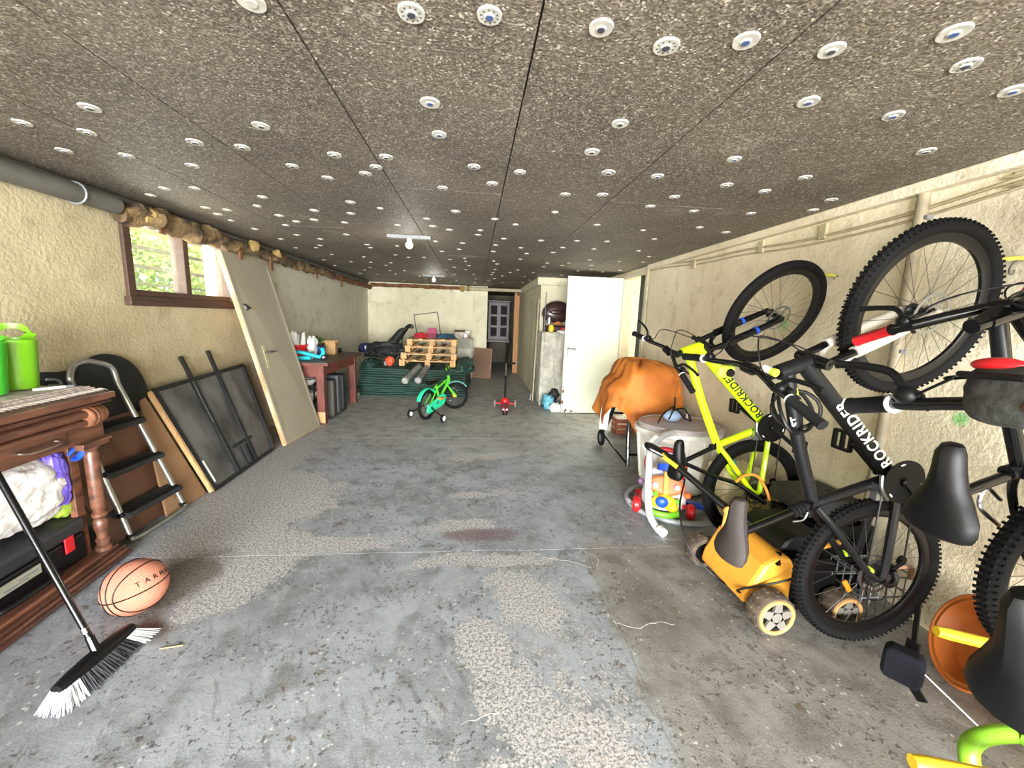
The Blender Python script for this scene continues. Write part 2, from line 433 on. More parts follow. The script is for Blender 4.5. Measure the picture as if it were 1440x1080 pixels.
CRK = mat('pale_crack_dust', (190, 186, 178), .9)
for k, pts in enumerate(([(.68, 1.62), (.78, 1.57), (.88, 1.60), (.97, 1.585)], [(.36, 2.21), (.47, 2.13), (.60, 2.09), (.70, 2.03)], [(.70, 2.2), (.76, 2.12), (.73, 2.02)], [(.2, 1.3), (.12, 1.22), (-.02, 1.18)])):
    pp = spline([(x, y, .0) for x, y in pts], 6); rr_ = random.Random(k)
    MB().path([p + V((rr_.uniform(-.006, .006), rr_.uniform(-.006, .006), 0)) for p in pp], [.0008 + .0016 * rr_.random() for p in pp], 5, flat=.4).build('crack', CRK, fl)

# ground outside the garage door and outside the window
gr = MB().bb(-9, 9, -14, Y0 - .2, -.2, -.02).build('driveway', mat('driveway_gravel', (150, 146, 138), .9, scale=3), smooth=0)
struct(gr, 'pale driveway outside the garage opening', 'ground')

# ---- ceiling: foam boards, one by one, with round white fixings
ce = MB().bb(XL - .3, XR + .2, Y0, 13.2, ZC + .04, ZC + .2).build('ceiling', DARKWALL, smooth=0)
struct(ce, 'dark foam insulated ceiling with white disc fixings', 'ceiling')
jx = [XL, -1.70, -1.14, -.485, .145, .80, 1.545, XR]
for i in range(7):
    y = Y0 - (.6 if i % 2 else 0); 
    while y < 13:
        a, b_ = max(y, Y0), min(y + 1.25, 13.1)
        if b_ - a > .05: 
            z = ZC + random.uniform(0, .0012)
            MB().bb(jx[i] + .003, jx[i + 1] - .003, a + .0012, b_ - .0012, z, ZC + .04).build('foam_board', CEIL, ce, smooth=0)
        y += 1.25
FIX = [(-0.17, 1.12), (0.02, 1.1), (0.3, 1.1), (0.49, 1.14), (0.68, 1.09), (0.92, 1.09), (1.15, 0.99), (1.32, 1.09), (1.59, 1.17), (1.06, 1.32), (1.4, 1.35), (1.8, 1.57), (-0.17, 1.53), (-0.16, 1.77), (-0.87, 1.82), (-1.46, 1.78), (-1.68, 2.02), (-1.88, 1.97), (-2.0, 2.27), (-1.07, 2.06), (-1.26, 2.04), (-0.67, 2.07), (-0.94, 2.26), (-0.82, 2.41), (-0.51, 2.19), (-0.59, 2.3), (-0.43, 2.05), (-0.02, 2.09), (-0.2, 2.45), (0.08, 2.32), (0.21, 2.12), (0.52, 1.56), (0.49, 1.82), (0.64, 2.04), (0.51, 2.42), (0.72, 2.38), (0.89, 2.04), (1.12, 1.78), (1.58, 1.92), (1.29, 2.09), (1.54, 2.14), (1.99, 2.2), (2.06, 2.4), (1.13, 2.33), (1.08, 2.54), (1.39, 2.58), (1.76, 2.55), (1.94, 3.08), (-1.73, 2.28), (-1.48, 2.36), (-1.95, 2.83), (-1.74, 2.78), (-1.99, 3.28), (-1.4, 2.89), (-2.02, 3.47), (-1.86, 3.31), (-1.53, 3.4), (-1.18, 3.17), (-0.84, 2.88), (-1.3, 3.48), (-2.02, 4.0), (-1.57, 4.34), (-0.93, 3.19), (-0.15, 2.95), (-0.36, 3.46), (-0.23, 3.56), (-1.16, 4.53), (-0.55, 1.14)]
rf = random.Random(3)
for yy in [3.0, 3.35, 3.75, 4.2, 4.6, 5.1, 5.5, 6.0, 6.5, 7.0, 7.6, 8.2, 8.8]:
    for i in range(13):
        x = -2.1 + i * .335 + rf.uniform(-.13, .13); y = yy + rf.uniform(-.2, .2)
        if y > 8.9 or x > 2.1 or rf.random() < .18: continue
        if min((x - a) ** 2 + (y - b_) ** 2 for a, b_ in FIX) > .035: FIX.append((x, y))
DISC = mat('white_fixing_plastic', (188, 184, 172), .7, var=.22)
HOLE = mat('fixing_hole', (60, 60, 70), .7); HOLEB = mat('fixing_blue_pin', (70, 84, 130), .6)
disc_me = MB().lathe([(.0, -.006), (.012, -.006), (.014, -.003), (.030, -.0035), (.0315, .0), (.0315, .004), (0, .004)], 22).mesh('fixing_disc', DISC)
pin_me = [MB().lathe([(.0, -.0072), (.0095, -.0072), (.0095, -.003), (0, -.003)], 12).mesh('pin', k) for k in (HOLE, HOLEB)]
def slots():
    m = MB()
    for k in range(10):
        a = k * math.pi / 5
        m.box((.021 * math.cos(a), .021 * math.sin(a), -.0036), (.005, .0028, .001), Matrix.Rotation(a, 3, 'Z'))
    return m.mesh('slots', HOLE, 0)
slot_me = slots()
for k, (x, y) in enumerate(FIX[:300]):
    sc = rf.uniform(.95, 1.1) if k < 68 else rf.uniform(.72, 1.0)
    o = link(disc_me, 'fixing_disc', ce, T(x, y, ZC - .001) @ RZ(rf.uniform(0, 90)) @ Matrix.Diagonal((sc, sc, 1, 1)))
    if k < 66 and y < 2.6:
        link(pin_me[0 if rf.random() < .5 else 1], 'pin', o)
        if rf.random() < .6: link(slot_me, 'slots', o)

# ---- left wall with the window hole
WY0, WY1, WZ0, WZ1 = 3.09, 4.34, 1.43, 2.04
wl = MB()
wl.bb(XL - .25, XL, Y0, WY0, -.1, ZC + .04); wl.bb(XL - .25, XL, WY1, YB + .2, -.1, ZC + .04)
wl.bb(XL - .25, XL, WY0, WY1, -.1, WZ0); wl.bb(XL - .25, XL, WY0, WY1, WZ1, ZC + .04)
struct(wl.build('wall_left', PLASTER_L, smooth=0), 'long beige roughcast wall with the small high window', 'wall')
# window: dark frame, mullion, sash, two panes
DKWOOD = mat('dark_brown_timber', (74, 52, 38), .6, var=.35, scale=5, stretch=(1, 1, 8), bump=.2)
wn = thing('window_1', 'wide shallow window with dark brown timber frame', 'window', (XL, (WY0 + WY1) / 2, WZ0), kind='structure')
hy, hz = (WY1 - WY0) / 2, WZ1 - WZ0
for nm, q in [('frame_jamb', (-.1, .025, -hy, -hy + .065, 0, hz)), ('frame_jamb', (-.1, .025, hy - .065, hy, 0, hz)), ('frame_head', (-.1, .024, -hy, hy, hz - .05, hz)),
              ('window_sill', (-.12, .045, -hy - .02, hy + .02, -.03, .035)), ('sash_rail', (-.09, .012, -hy + .06, hy - .06, .035, .085)), ('mullion', (-.09, .014, -.035, .025, .03, hz - .045))]:
    MB().bb(*q).build(nm, DKWOOD, wn, smooth=0, bevel=.006)
m, n, l, b = nodes_for('dusty_window_glass'); g = NG(n, l)
tb = n.new('ShaderNodeBsdfTransparent'); ms = n.new('ShaderNodeMixShader'); tcn = n.new('ShaderNodeNewGeometry')
b.inputs['Base Color'].default_value = lin((235, 235, 225)); b.inputs['Roughness'].default_value = .25
l.new(g.step(g.noise(tcn.outputs['Position'], 6, 4), .4, .7, .08, .22), ms.inputs[0]); l.new(tb.outputs[0], ms.inputs[1]); l.new(b.outputs[0], ms.inputs[2])
l.new(ms.outputs[0], n['Material Output'].inputs[0]); GLASS = m
for a, b_ in ((-hy + .06, -.03), (.02, hy - .06)):
    MB().bb(-.055, -.05, a, b_, .08, hz - .045).build('pane', GLASS, wn, smooth=0)
# outside the window: a pale slatted fence, a hedge, and a lawn bank
fe = thing('slat_fence', 'pale horizontal slat fence seen through the window', 'fence', (XL - .40, 4.2, 1.2))
FEN = mat('pale_fence_paint', (214, 204, 150), .6); FENG = mat('grey_green_fence_rail', (120, 126, 108), .6)
WSLATS = ((1.575, .02, FENG), (1.715, .03, FENG), (1.875, .03, FENG), (2.02, .10, FEN))
for z, h, mm in WSLATS:
    MB().bb(-.015, .015, -1.6, 3.0, z - 1.2, z + h - 1.2).build('slat', mm, fe, smooth=0)
for y in (-1.5, 2.9): MB().bb(-.06, -.016, y, y + .06, -.2, 1.1).build('post', FENG, fe, smooth=0)
def leafy(name, label, c, rad, n_, m, cat='hedge', sz=.07, seed=1):
    rnd = random.Random(seed); mb = MB()
    for k in range(n_):
        d = V((rnd.gauss(0, 1), rnd.gauss(0, 1), rnd.gauss(0, 1))).normalized() * rnd.uniform(.55, 1) ** .5
        p = V((d.x * rad[0], d.y * rad[1], d.z * rad[2])); a = V((rnd.uniform(-1, 1), rnd.uniform(-1, 1), rnd.uniform(-1, 1))).normalized(); q = a.orthogonal().normalized()
        s_ = sz * rnd.uniform(.6, 1.3)
        mb.add([p - a * s_, p + q * s_ * .45, p + a * s_, p - q * s_ * .45], [(0, 1, 2, 3)])
    o = mb.build(name, m, smooth=0); o.location = c; return tag(o, label, cat)
LEAF = mat('hedge_leaf', (176, 196, 84), .6, var=.4, scale=3)
h = leafy('garden_hedge', 'sunlit green hedge outside the window', (XL - 2.6, 6.2, 1.75), (.8, 4.4, .75), 12000, LEAF); h['kind'] = 'stuff'
gb = MB().bb(XL - 9, XL - .25, -2, 14, .6, 1.0).build('garden_bank', mat('lawn', (150, 175, 85), .9, scale=4), smooth=0)
struct(gb, 'raised lawn outside the window', 'ground')

# ---- back wall, corridor
CX0, CX1 = .285, 1.13
struct(MB().bb(XL - .25, CX0, YB, YB + .25, -.1, ZC + .04).build('wall_back', PLASTER_B, smooth=0), 'pale stained wall at the far end of the garage', 'wall')
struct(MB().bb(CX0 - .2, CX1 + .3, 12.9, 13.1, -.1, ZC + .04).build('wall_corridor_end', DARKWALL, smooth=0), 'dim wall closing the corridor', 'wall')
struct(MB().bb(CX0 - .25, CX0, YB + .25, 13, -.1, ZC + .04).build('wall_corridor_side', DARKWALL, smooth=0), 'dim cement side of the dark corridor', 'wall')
struct(MB().bb(1.13, XR + .1, 6.95, 10.6, -.1, ZC + .04).build('wall_partition', PLASTER_B, smooth=0), 'plastered partition block beside the corridor', 'wall')
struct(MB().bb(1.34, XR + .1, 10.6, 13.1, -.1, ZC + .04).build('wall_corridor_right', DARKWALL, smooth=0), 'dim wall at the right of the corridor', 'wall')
jb = MB().bb(1.0, 1.128, 10.3, 10.45, 0, ZC).build('trim_1', mat('bare_pine_post', (196, 146, 100), .7, var=.25, scale=5, stretch=(6, 6, 1)), smooth=0, bevel=.004)
struct(jb, 'bare pine post at the corridor entrance', 'post')
struct(MB().bb(1.06, 1.128, 6.93, 10.5, 2.0, ZC).bb(1.06, 1.60, 6.90, 6.948, 2.0, ZC).build('trim_2', PLASTER_B, smooth=0, bevel=.01), 'plaster ledge along the top of the partition block', 'ledge')

# ---- right wall with doorway
DY0, DY1, DZ = 5.02, 5.86, 2.05
wr = MB()
wr.bb(XR, XR + .12, Y0, DY0, -.1, ZC + .04); wr.bb(XR, XR + .12, DY1, 7.0, -.1, ZC + .04); wr.bb(XR, XR + .12, DY0, DY1, DZ, ZC + .04)
struct(wr.build('wall_right', PLASTER_R, smooth=0), 'long cream roughcast wall where the bikes hang', 'wall')
HALL = mat('white_hall_paint', (236, 234, 222), .8, var=.06)
struct(MB().bb(XR + 1.1, XR + 1.2, 4.4, 8.4, -.1, 2.3).bb(XR + .12, XR + 1.2, 8.3, 8.4, -.1, 2.3).bb(XR + .12, XR + 1.2, 4.4, 4.5, -.1, 2.3).bb(XR + .12, XR + 1.2, 4.4, 8.4, 2.25, 2.35).bb(XR + .12, XR + 1.2, 4.4, 8.4, -.1, 0).build('wall_hall', HALL, smooth=0), 'white hallway beyond the open doorway', 'wall')
l_ = bpy.data.lights.new('hall_fill_light', 'POINT'); l_.energy = 95; l_.shadow_soft_size = .12; l_.color = (1, .97, .88)  # unseen light, added so the hallway looks bright through the doorway
lo = bpy.data.objects.new('hall_fill_light', l_); lo.location = (XR + .75, 6.3, 2.05); COL.objects.link(lo)
JAMB = mat('cream_gloss_jamb', (218, 208, 180), .5, var=.12)
tr = MB().bb(XR - .02, XR + .13, DY1 - .06, DY1 + .02, 0, DZ + .04).bb(XR - .02, XR + .13, DY0 + .0, DY0 + .05, 0, DZ + .04).bb(XR - .02, XR + .13, DY0 + .05, DY1 - .06, DZ - .02, DZ + .04).build('trim_3', JAMB, smooth=0, bevel=.004)
struct(tr, 'cream painted frame around the open doorway', 'door frame')
struct(MB().bb(XR - .005, XR + .10, 5.075, 5.235, 0, 2.03).build('shade_strip', mat('doorway_shade', (34, 28, 24), .6), smooth=0), 'dark strip painted as shade just inside the doorway', 'post')  # dark strip standing in for the shaded gap of the doorway
# the white door standing open across the room
DOORW = mat('white_door_paint', (226, 230, 212), .45, var=.07, scale=3)
RUST = mat('rusty_chip', (120, 74, 50), .9)
dr = thing('door_1', 'white flush door standing open on the right', 'door', (XR - .02, 5.84, .012), kind='structure')
MB().bb(-.83, 0, -.02, .02, 0, 2.04).build('leaf', DOORW, dr, smooth=0, bevel=.003)
pl = MB().bb(-.80, -.765, -.026, -.02, .86, 1.06).build('lock_plate', STEEL, dr, smooth=0, bevel=.002)
MB().path(spline([(-.782, -.025, .985), (-.782, -.06, .985), (-.76, -.066, .985), (-.67, -.062, .98)], 4), .009, 8).build('handle', STEEL, pl)
MB().bb(-.80, -.765, .02, .026, .86, 1.06).build('lock_plate', STEEL, dr, smooth=0)
for z in (.25, 1.02, 1.8): MB().tube((.008, -.02, z), (.008, -.02, z + .09), .009).build('hinge', STEEL, dr)
rc = random.Random(5); mm = MB()
for k in range(16):
    x, z = (-.826 + rc.uniform(0, .02), rc.uniform(.1, .42)) if k < 8 else (rc.uniform(-.8, -.64), rc.uniform(.015, .04))
    mm.ball((x, -.0195, z), (rc.uniform(.006, .02), .0022, rc.uniform(.006, .025)), 8, 5)
mm.build('paint_chips', RUST, dr)

# ---- pipes, conduits and ledges
GALV = mat('dull_grey_pipe', (96, 94, 86), .6, var=.3, scale=6)
LAG = mat('old_pipe_lagging', (128, 104, 68), .95, rgb2=(58, 46, 34), scale=9, bump=.9, bscale=26)
LAGR = mat('rusty_cloth_lagging', (128, 84, 50), .95, rgb2=(86, 58, 38), scale=14, bump=.6, bscale=40)
PALEP = mat('pale_painted_pipe', (182, 172, 142), .7, var=.25)
def lumpy(pts, r, amp, n=14, seed=0, fr=9):
    mb = MB(); pts = [V(p) for p in pts]
    mb.path(pts, r, n)
    for i, q in enumerate(mb.v):
        c = pts[min(i // n, len(pts) - 1)]; d = q - c
        mb.v[i] = c + d * (1 + amp * noise.noise(q * fr + V((seed, 0, 0))) * 2)
    return mb
pt = thing('ceiling_drain_pipe', 'dull grey pipe along the top of the left wall', 'pipe', (XL + .10, Y0, 2.04))
MB().tube((0, 0, 0), (0, 2.96 - Y0, 0), .055, n=18).build('pipe', GALV, pt)
MB().tube((-.06, 0, .06), (-.06, 9.35 - Y0, .06), .026, n=12).build('conduit', GALV, pt)
for y in (4.6, 5.9, 7.1): MB().path([(.06 * math.cos(a * .3927), y, .06 * math.sin(a * .3927)) for a in range(16)], .006, 6, True).build('clip', GREYM, pt)
pl = thing('lagged_heating_pipe', 'rag wrapped heating pipe above the window running to the corner', 'pipe', (XL + .105, 3.0, 2.02))
lumpy([(0, i * .05, .0) for i in range(20)], [.055 + .02 * abs(math.sin(i * .8)) for i in range(20)], .5, 14, 1).build('lagging', LAG, pl)
lumpy([(-.01, .95 + i * .06, -.01) for i in range(50)], .05, .5, 12, 5).build('lagging', LAG, pl)
lumpy([(-.02, 3.9 + i * .06, -.015) for i in range(42)], .042, .3, 12, 9).build('lagging', LAGR, pl)
for y, z in ((1.55, .035), (2.05, .035), (.2, .01)): MB().ball((.02, y, z), (.05, .06, .055), 12, 8, .5).build('foam_lump', mat('yellow_foam', (160, 134, 78), .9, bump=.6), pl)
for i, y in enumerate((.3, 1.3, 1.9, 2.5, 3.2, 4.3, 5.2)):
    MB().loft([[V((x, y + w_, z)) for x, w_ in ((.03, -.02), (.03, .03), (.015, .03), (.015, -.02))] for z in (-.02, -.09 - .04 * (i % 3))]).build('lagging_tatter', LAGR, pl, smooth=0)
pb = thing('lagged_wall_pipe', 'brown lagged pipe along the far wall below ceiling', 'pipe', (XL, YB - .09, 2.06))
lumpy([(.1 + i * .06, .0, 0) for i in range(36)], .04, .25, 10, 2).build('lagging', LAGR, pb)
MB().tube((2.2, 0, 0), (3.58, 0, .0), .04, n=12).build('bare_pipe', PALEP, pb)
for x in (2.1, 2.25, 3.52): lumpy([(x + i * .03, 0, 0) for i in range(4)], .06, .5, 10, x).build('lagging_end', mat('yellowed_lagging', (160, 132, 70), .95, bump=.8), pb)
# right wall: ledge, conduit, cables, downpipe
lg = MB().bb(XR - .055, XR + .02, Y0, 4.95, 2.075, ZC + .002).build('trim_5', PLASTER_R, smooth=0, bevel=.008); struct(lg, 'plaster ledge under the ceiling of the right wall', 'ledge')
cd = thing('wall_conduit', 'grey upright conduit on the wall behind the front bike wheel', 'conduit', (XR - .012, 1.84, 0))
MB().tube((-.01, 0, .45), (-.01, .02, 2.075), .026, n=12).build('tube', mat('worn_conduit', (158, 146, 120), .6, var=.35, scale=9), cd)
for z in (.6, 1.3, 1.95): MB().bb(-.022, .012, -.022, .03, z, z + .018).build('saddle_clip', GREYM, cd)
hc = thing('wall_cable_run', 'pale cable pinned along the top of the bike wall', 'cable', (XR - .008, 0, 0))
pts = spline([(0, Y0, 2.03), (0, 1.0, 2.03), (0, 1.5, 2.0), (0, 2.0, 1.96), (0, 2.6, 1.955), (0, 3.2, 1.99), (0, 3.8, 2.0), (0, 4.5, 2.05), (0, 4.95, 2.06)], 6)
CAB = mat('dirty_white_cable', (176, 164, 132), .6)
MB().path(pts, .007, 6).build('cable', CAB, hc)
MB().path([V((-.006, p.y, p.z + .035)) for p in pts], .009, 6).build('cable', CAB, hc)
for y in (1.2, 2.4, 2.95, 3.9): MB().bb(-.018, .004, y, y + .05, 1.97, 2.06).build('bracket', CAB, hc, smooth=0)
dp = MB().tube((XR - .03, 4.96, .0), (XR - .03, 4.96, 2.13), .022, n=12).build('trim_6', PALEP); struct(dp, 'slim cream pipe beside the doorway', 'pipe')
# wall hooks with yellow sleeves
HOOK = mat('yellow_hook_sleeve', (190, 184, 70), .5)
def hook(y, z, ln, label):
    t = thing('bike_hook', label, 'hook', (XR, y, z), group='bike hooks screwed to the wall')
    MB().tube((0, 0, 0), (-ln, 0, 0), .006, n=8).build('screw', STEEL, t)
    MB().path(spline([(-ln + .01, 0, 0), (-ln - .05, -.003, .004), (-ln - .10, .01, .0), (-ln - .115, .05, .0), (-ln - .09, .065, .01)], 5), .0085, 8).build('sleeve', HOOK, t)
    MB().path([(-.03 + .03 * math.cos(a), .02 + .008 * a, -.02 + .03 * math.sin(a)) for a in [k * .5 for k in range(13)]], .003, 5).build('wire_loop', STEEL, t)
# ceiling lamp batten with bare bulb
bm_, n, l, b = nodes_for('lit_bulb'); b.inputs['Emission Color'].default_value = (1, .96, .86, 1); b.inputs['Emission Strength'].default_value = 1.0; b.inputs['Base Color'].default_value = (.9, .9, .85, 1)
def lamp_at(x, y, watts, label):
    lp = thing('ceiling_lamp', label, 'lamp', (x, y, ZC), group='ceiling lamps')
    MB().bb(-.2, .2, -.03, .03, -.03, 0).build('batten', GREYM, lp, smooth=0, bevel=.004)
    MB().lathe([(0, -.03), (.022, -.03), (.022, -.05), (0, -.05)], 14).build('socket', WHITEP, lp)
    MB().ball((0, 0, -.085), .035, 16, 10).build('bulb', bm_, lp)
    q = bpy.data.lights.new('bulb_light', 'POINT'); q.energy = watts; q.shadow_soft_size = .12; q.color = (1, .97, .9)
    o = bpy.data.objects.new('bulb_light', q); o.location = (x, y, ZC - .26); COL.objects.link(o)
lamp_at(-.62, 3.9, 4, 'bare white bulb on a grey ceiling batten near the room middle')
lamp_at(-.75, 7.4, 5, 'small bulb on a batten over the pallets')
# ================================================================== LEFT SIDE
WALNUT = mat('reddish_walnut', (116, 74, 54), .42, rgb2=(72, 44, 33), scale=5, stretch=(6, 1, 6), bump=.06, coat=.15)
WALD = mat('dark_walnut', (84, 50, 38), .5, rgb2=(58, 34, 26), scale=5, stretch=(6, 1, 6))
dk = thing('carved_sideboard', 'old carved walnut sideboard with turned column and drawer', 'sideboard', (-1.955, 2.29, 0), math.radians(5))
L = 1.75
MB().bb(-.46, .02, -L, .01, .905, .94).build('top_board', WALNUT, dk, smooth=0, bevel=.006)
MB().bb(-.44, .0, -L, -.01, .895, .905).bb(-.45, .008, -L, 0, .885, .895).build('top_moulding', WALD, dk, smooth=0, bevel=.003)
MB().bb(-.44, -.03, -L, -.03, .70, .885).build('apron', WALNUT, dk, smooth=0)
MB().path([(-.022, -L, .845), (-.022, -.14, .845)], .022, 12).path([(-.024, -L, .80), (-.024, -.12, .80)], .018, 12).build('reeded_moulding', WALNUT, dk)
mb = MB()
for k in range(5):
    r_ = .056 - abs(k - 1.5) * .004; y_ = -.135 + k * .026
    mb.lathe([(r_ * .55, -.012), (r_ * .9, -.011), (r_, -.005), (r_, .005), (r_ * .9, .011), (r_ * .55, .012)], 26, T(-.028 - .004 * k, y_, .826) @ RX(90))
mb.build('carved_scroll', mat('worn_carving', (150, 98, 68), .5, rgb2=(92, 54, 38), scale=12), dk)
dw = MB().bb(-.034, -.018, -1.2, -.26, .715, .785).build('drawer_front', WALNUT, dk, smooth=0, bevel=.004)
MB().path(spline([(-.018, -.50, .76), (.006, -.50, .758), (.014, -.46, .75), (.014, -.36, .75), (.006, -.32, .758), (-.018, -.32, .76)], 4), .0055, 8).build('drawer_pull', mat('aged_nickel', (168, 152, 140), .35, .9), dw)
MB().bb(-.045, -.0, -.20, -.02, .685, .70).bb(-.05, -.01, -.19, -.03, .665, .685).build('column_capital', WALNUT, dk, smooth=0, bevel=.003)
prof = [(.0, .08), (.036, .08), (.036, .10), (.026, .108), (.03, .135), (.03, .142), (.022, .15), (.024, .18), (.032, .22), (.03, .25), (.022, .262), (.032, .275), (.032, .29), (.022, .30), (.030, .33), (.03, .62), (.024, .64), (.034, .655), (.034, .668), (0, .668)]
MB().lathe(prof, 20, T(-.05, -.10, 0)).build('turned_column', WALNUT, dk)
for q in ((-.12, -.09, -.175, -.125, .08, .70), (-.46, -.43, -.09, -.04, .08, .70)): MB().bb(*q).build('side_stile', WALNUT, dk, smooth=0, bevel=.003)
MB().bb(-.46, -.44, -L, -.04, .08, .70).build('back_panel', WALD, dk, smooth=0)
MB().bb(-.45, .02, -L, -.03, 0, .045).bb(-.45, .005, -L, -.04, .045, .06).bb(-.45, -.015, -L, -.05, .06, .08).build('plinth', WALNUT, dk, smooth=0, bevel=.006)
MB().path([(.022, -L, .02), (.022, -.03, .02)], .012, 8).path([(.004, -L, .058), (.004, -.04, .058)], .008, 8).build('plinth_moulding', WALD, dk)
mb = MB()
for x in (-.42, -.03): mb.bb(x - .03, x + .03, -L, -L + .06, .08, .70)
mb.build('end_stile', WALNUT, dk, smooth=0)

# newspapers and pen on the sideboard
PAPER = mat('newsprint', (206, 192, 184), .9, rgb2=(150, 138, 134), scale=22, stretch=(1, 3, 1))
t = thing('newspaper_stack', 'stack of yellowed newspapers lying on the sideboard', 'newspaper', (-2.17, 2.0, .942), math.radians(5))
for k in range(5):
    a = random.uniform(-.03, .03)
    MB().box((random.uniform(-.01, .01), random.uniform(-.02, .02), .004 + k * .007), (.40 - .02 * k, .58 - .03 * k, .006), Matrix.Rotation(a, 3, 'Z')).build('newspaper', PAPER, t, smooth=0)
mb = MB()
for k in range(40):
    y = -.27 + k * .0137; mb.add([(.195, y, .012), (.225 + (k % 2) * .012, y + .004, .006), (.195, y + .012, .012), (.195, y + .006, .016)], [(0, 1, 2), (0, 3, 1), (3, 2, 1)])
mb.build('torn_edge', mat('pale_newsprint', (226, 214, 204), .9), t, smooth=0)
t = thing('marker_pen', 'white marker pen lying on the newspapers', 'pen', (-2.07, 2.13, .983), math.radians(62))
MB().tube((-.07, 0, 0), (.04, 0, 0), .007, n=10).build('barrel', WHITEP, t)
MB().tube((.04, 0, 0), (.07, 0, 0), .0078, n=10).build('cap', GREYM, t)
# two green planter bags
def planter(loc, rz, label, m, sc=1.0):
    t = thing('green_planter', label, 'planter', loc, rz, group='lime plastic planters on the sideboard')
    rings = []
    for i in range(15):
        z = i / 14 * .235 * sc
        r = .072 * sc + .018 * sc * (i / 14); rings.append([V((r * math.cos(2 * math.pi * k / 32), r * .92 * math.sin(2 * math.pi * k / 32), z)) for k in range(32)])
    rings2 = [[V((q.x * .955, q.y * .955, max(q.z, .006))) for q in r] for r in reversed(rings)]
    o = MB().loft(rings + rings2).build('pot', m, t)
    # the back rises to a handle tab with an oval hole
    mb = MB(); R_ = .0885 * sc; n_ = 16
    outer = [(-1.15 + 2.3 * k / n_, .225 * sc + .085 * sc * min(1, 1.9 * (1 - abs(-1 + 2 * k / n_)))) for k in range(n_ + 1)]
    ring = []
    for k in range(32):
        a = 2 * math.pi * k / 32; ring.append((.47 * math.cos(a), .262 * sc + .022 * sc * math.sin(a)))
    def P_(u, z, r): return V((r * math.cos(u + math.pi * .62), r * .92 * math.sin(u + math.pi * .62), z))
    bound = []
    for k in range(32):
        a = 2 * math.pi * k / 32; u = 1.15 * math.cos(a)
        top = .225 * sc + .085 * sc * min(1, 1.9 * (1 - abs(u) / 1.15)); bot = .222 * sc
        z = .262 * sc + (top - .262 * sc) * math.sin(a) if math.sin(a) > 0 else .262 * sc + (.262 * sc - bot) * math.sin(a)
        bound.append((u, z))
    for r in (R_, R_ * .955):
        mb.loft([[P_(u, z, r) for u, z in ring], [P_(u, z, r) for u, z in bound]], caps=False)
    mb.loft([[P_(u, z, R_) for u, z in ring], [P_(u, z, R_ * .955) for u, z in ring]], caps=False).loft([[P_(u, z, R_) for u, z in bound], [P_(u, z, R_ * .955) for u, z in bound]], caps=False)
    mb.build('handle_tab', m, t)
    return t
LIME = mat('lime_plastic', (112, 178, 22), .35, var=.06, coat=.2); LIMED = mat('green_plastic_deep', (60, 176, 40), .35, var=.06)
planter((-2.20, 2.10, .985), .25, 'lime green planter with oval handle hole on the newspapers', LIME, 1.0)
planter((-2.16, 1.93, .985), .3, 'darker green planter cut off at the left edge', LIMED, .98)

# white carrier bag with purple print in the kneehole, with blue knot
def crumple(c, r, amp, fr, n=40, m=26, seed=0.0):
    mb = MB()
    for i in range(m + 1):
        th = math.pi * i / m
        for k in range(n):
            ph = 2 * math.pi * k / n; d = V((math.sin(th) * math.cos(ph), math.sin(th) * math.sin(ph), math.cos(th)))
            sup = 1 / max(abs(d.x) ** 3 + abs(d.y) ** 3 + abs(d.z) ** 3, .2) ** (1 / 3)
            q = d * fr + V((seed, seed * 2, 0)); f = 1 + amp * (abs(noise.noise(q)) * 1.6 - .4 + .6 * abs(noise.noise(q * 2.3)))
            mb.v.append(V((d.x * r[0], d.y * r[1], d.z * r[2])) * sup * f + V(c))
    mb.f = [(i * n + k, (i + 1) * n + k, (i + 1) * n + (k + 1) % n, i * n + (k + 1) % n) for i in range(m) for k in range(n)]
    return mb
BAGW = mat('white_film', (222, 218, 214), .35, var=.12, scale=6, bump=.7, bscale=16); PURP = mat('purple_film', (112, 92, 200), .4, var=.3, scale=9, bump=.4, bscale=14)
t = thing('carrier_bag', 'crumpled white plastic bag with purple print in the sideboard', 'bag', (-2.14, 1.86, .33))
crumple((0, 0, .18), (.13, .27, .165), .10, 3.0, 84, 56, seed=2).build('bag', BAGW, t)
crumple((.07, .20, .20), (.05, .05, .14), .12, 3.4, 40, 30, 7).build('printed_panel', PURP, t)
crumple((.04, .25, .04), (.05, .06, .05), .3, 2.4, 20, 12, 9).build('lime_corner', mat('lime_film', (150, 180, 60), .4), t)
MB().path(spline([(.105, .25, .31), (.12, .28, .345), (.12, .315, .36), (.125, .31, .32), (.115, .285, .285), (.105, .26, .29)], 5), [.016] * 26, 8, flat=.5).build('knot', BLUEP, t)
# black tool case
t = thing('tool_case', 'black tool case with red latch on the sideboard plinth', 'tool case', (-2.115, 1.78, .082), math.radians(5))
MB().bb(-.15, .13, -.36, .33, 0, .145).build('tray', BLACK, t, smooth=0, bevel=.014)
MB().bb(-.155, .135, -.365, .335, .15, .225).build('lid', mat('charcoal_plastic', (40, 40, 42), .5), t, smooth=0, bevel=.016)
MB().bb(.134, .142, .20, .25, .085, .165).build('latch', REDP, t, smooth=0, bevel=.004)
MB().bb(.131, .134, -.10, .08, .075, .12).build('name_plate', mat('plate_silver', (190, 188, 170), .4, .5), t, smooth=0)
MB().bb(.134, .1345, -.085, .02, .085, .092).bb(.134, .1345, -.02, .065, .098, .104).build('plate_print', GREYM, t, smooth=0)
MB().path(spline([(.135, -.16, .03), (.17, -.12, .035), (.18, .0, .04), (.17, .12, .035), (.135, .16, .03)], 5), .012, 8).build('carry_handle', BLACK, t)

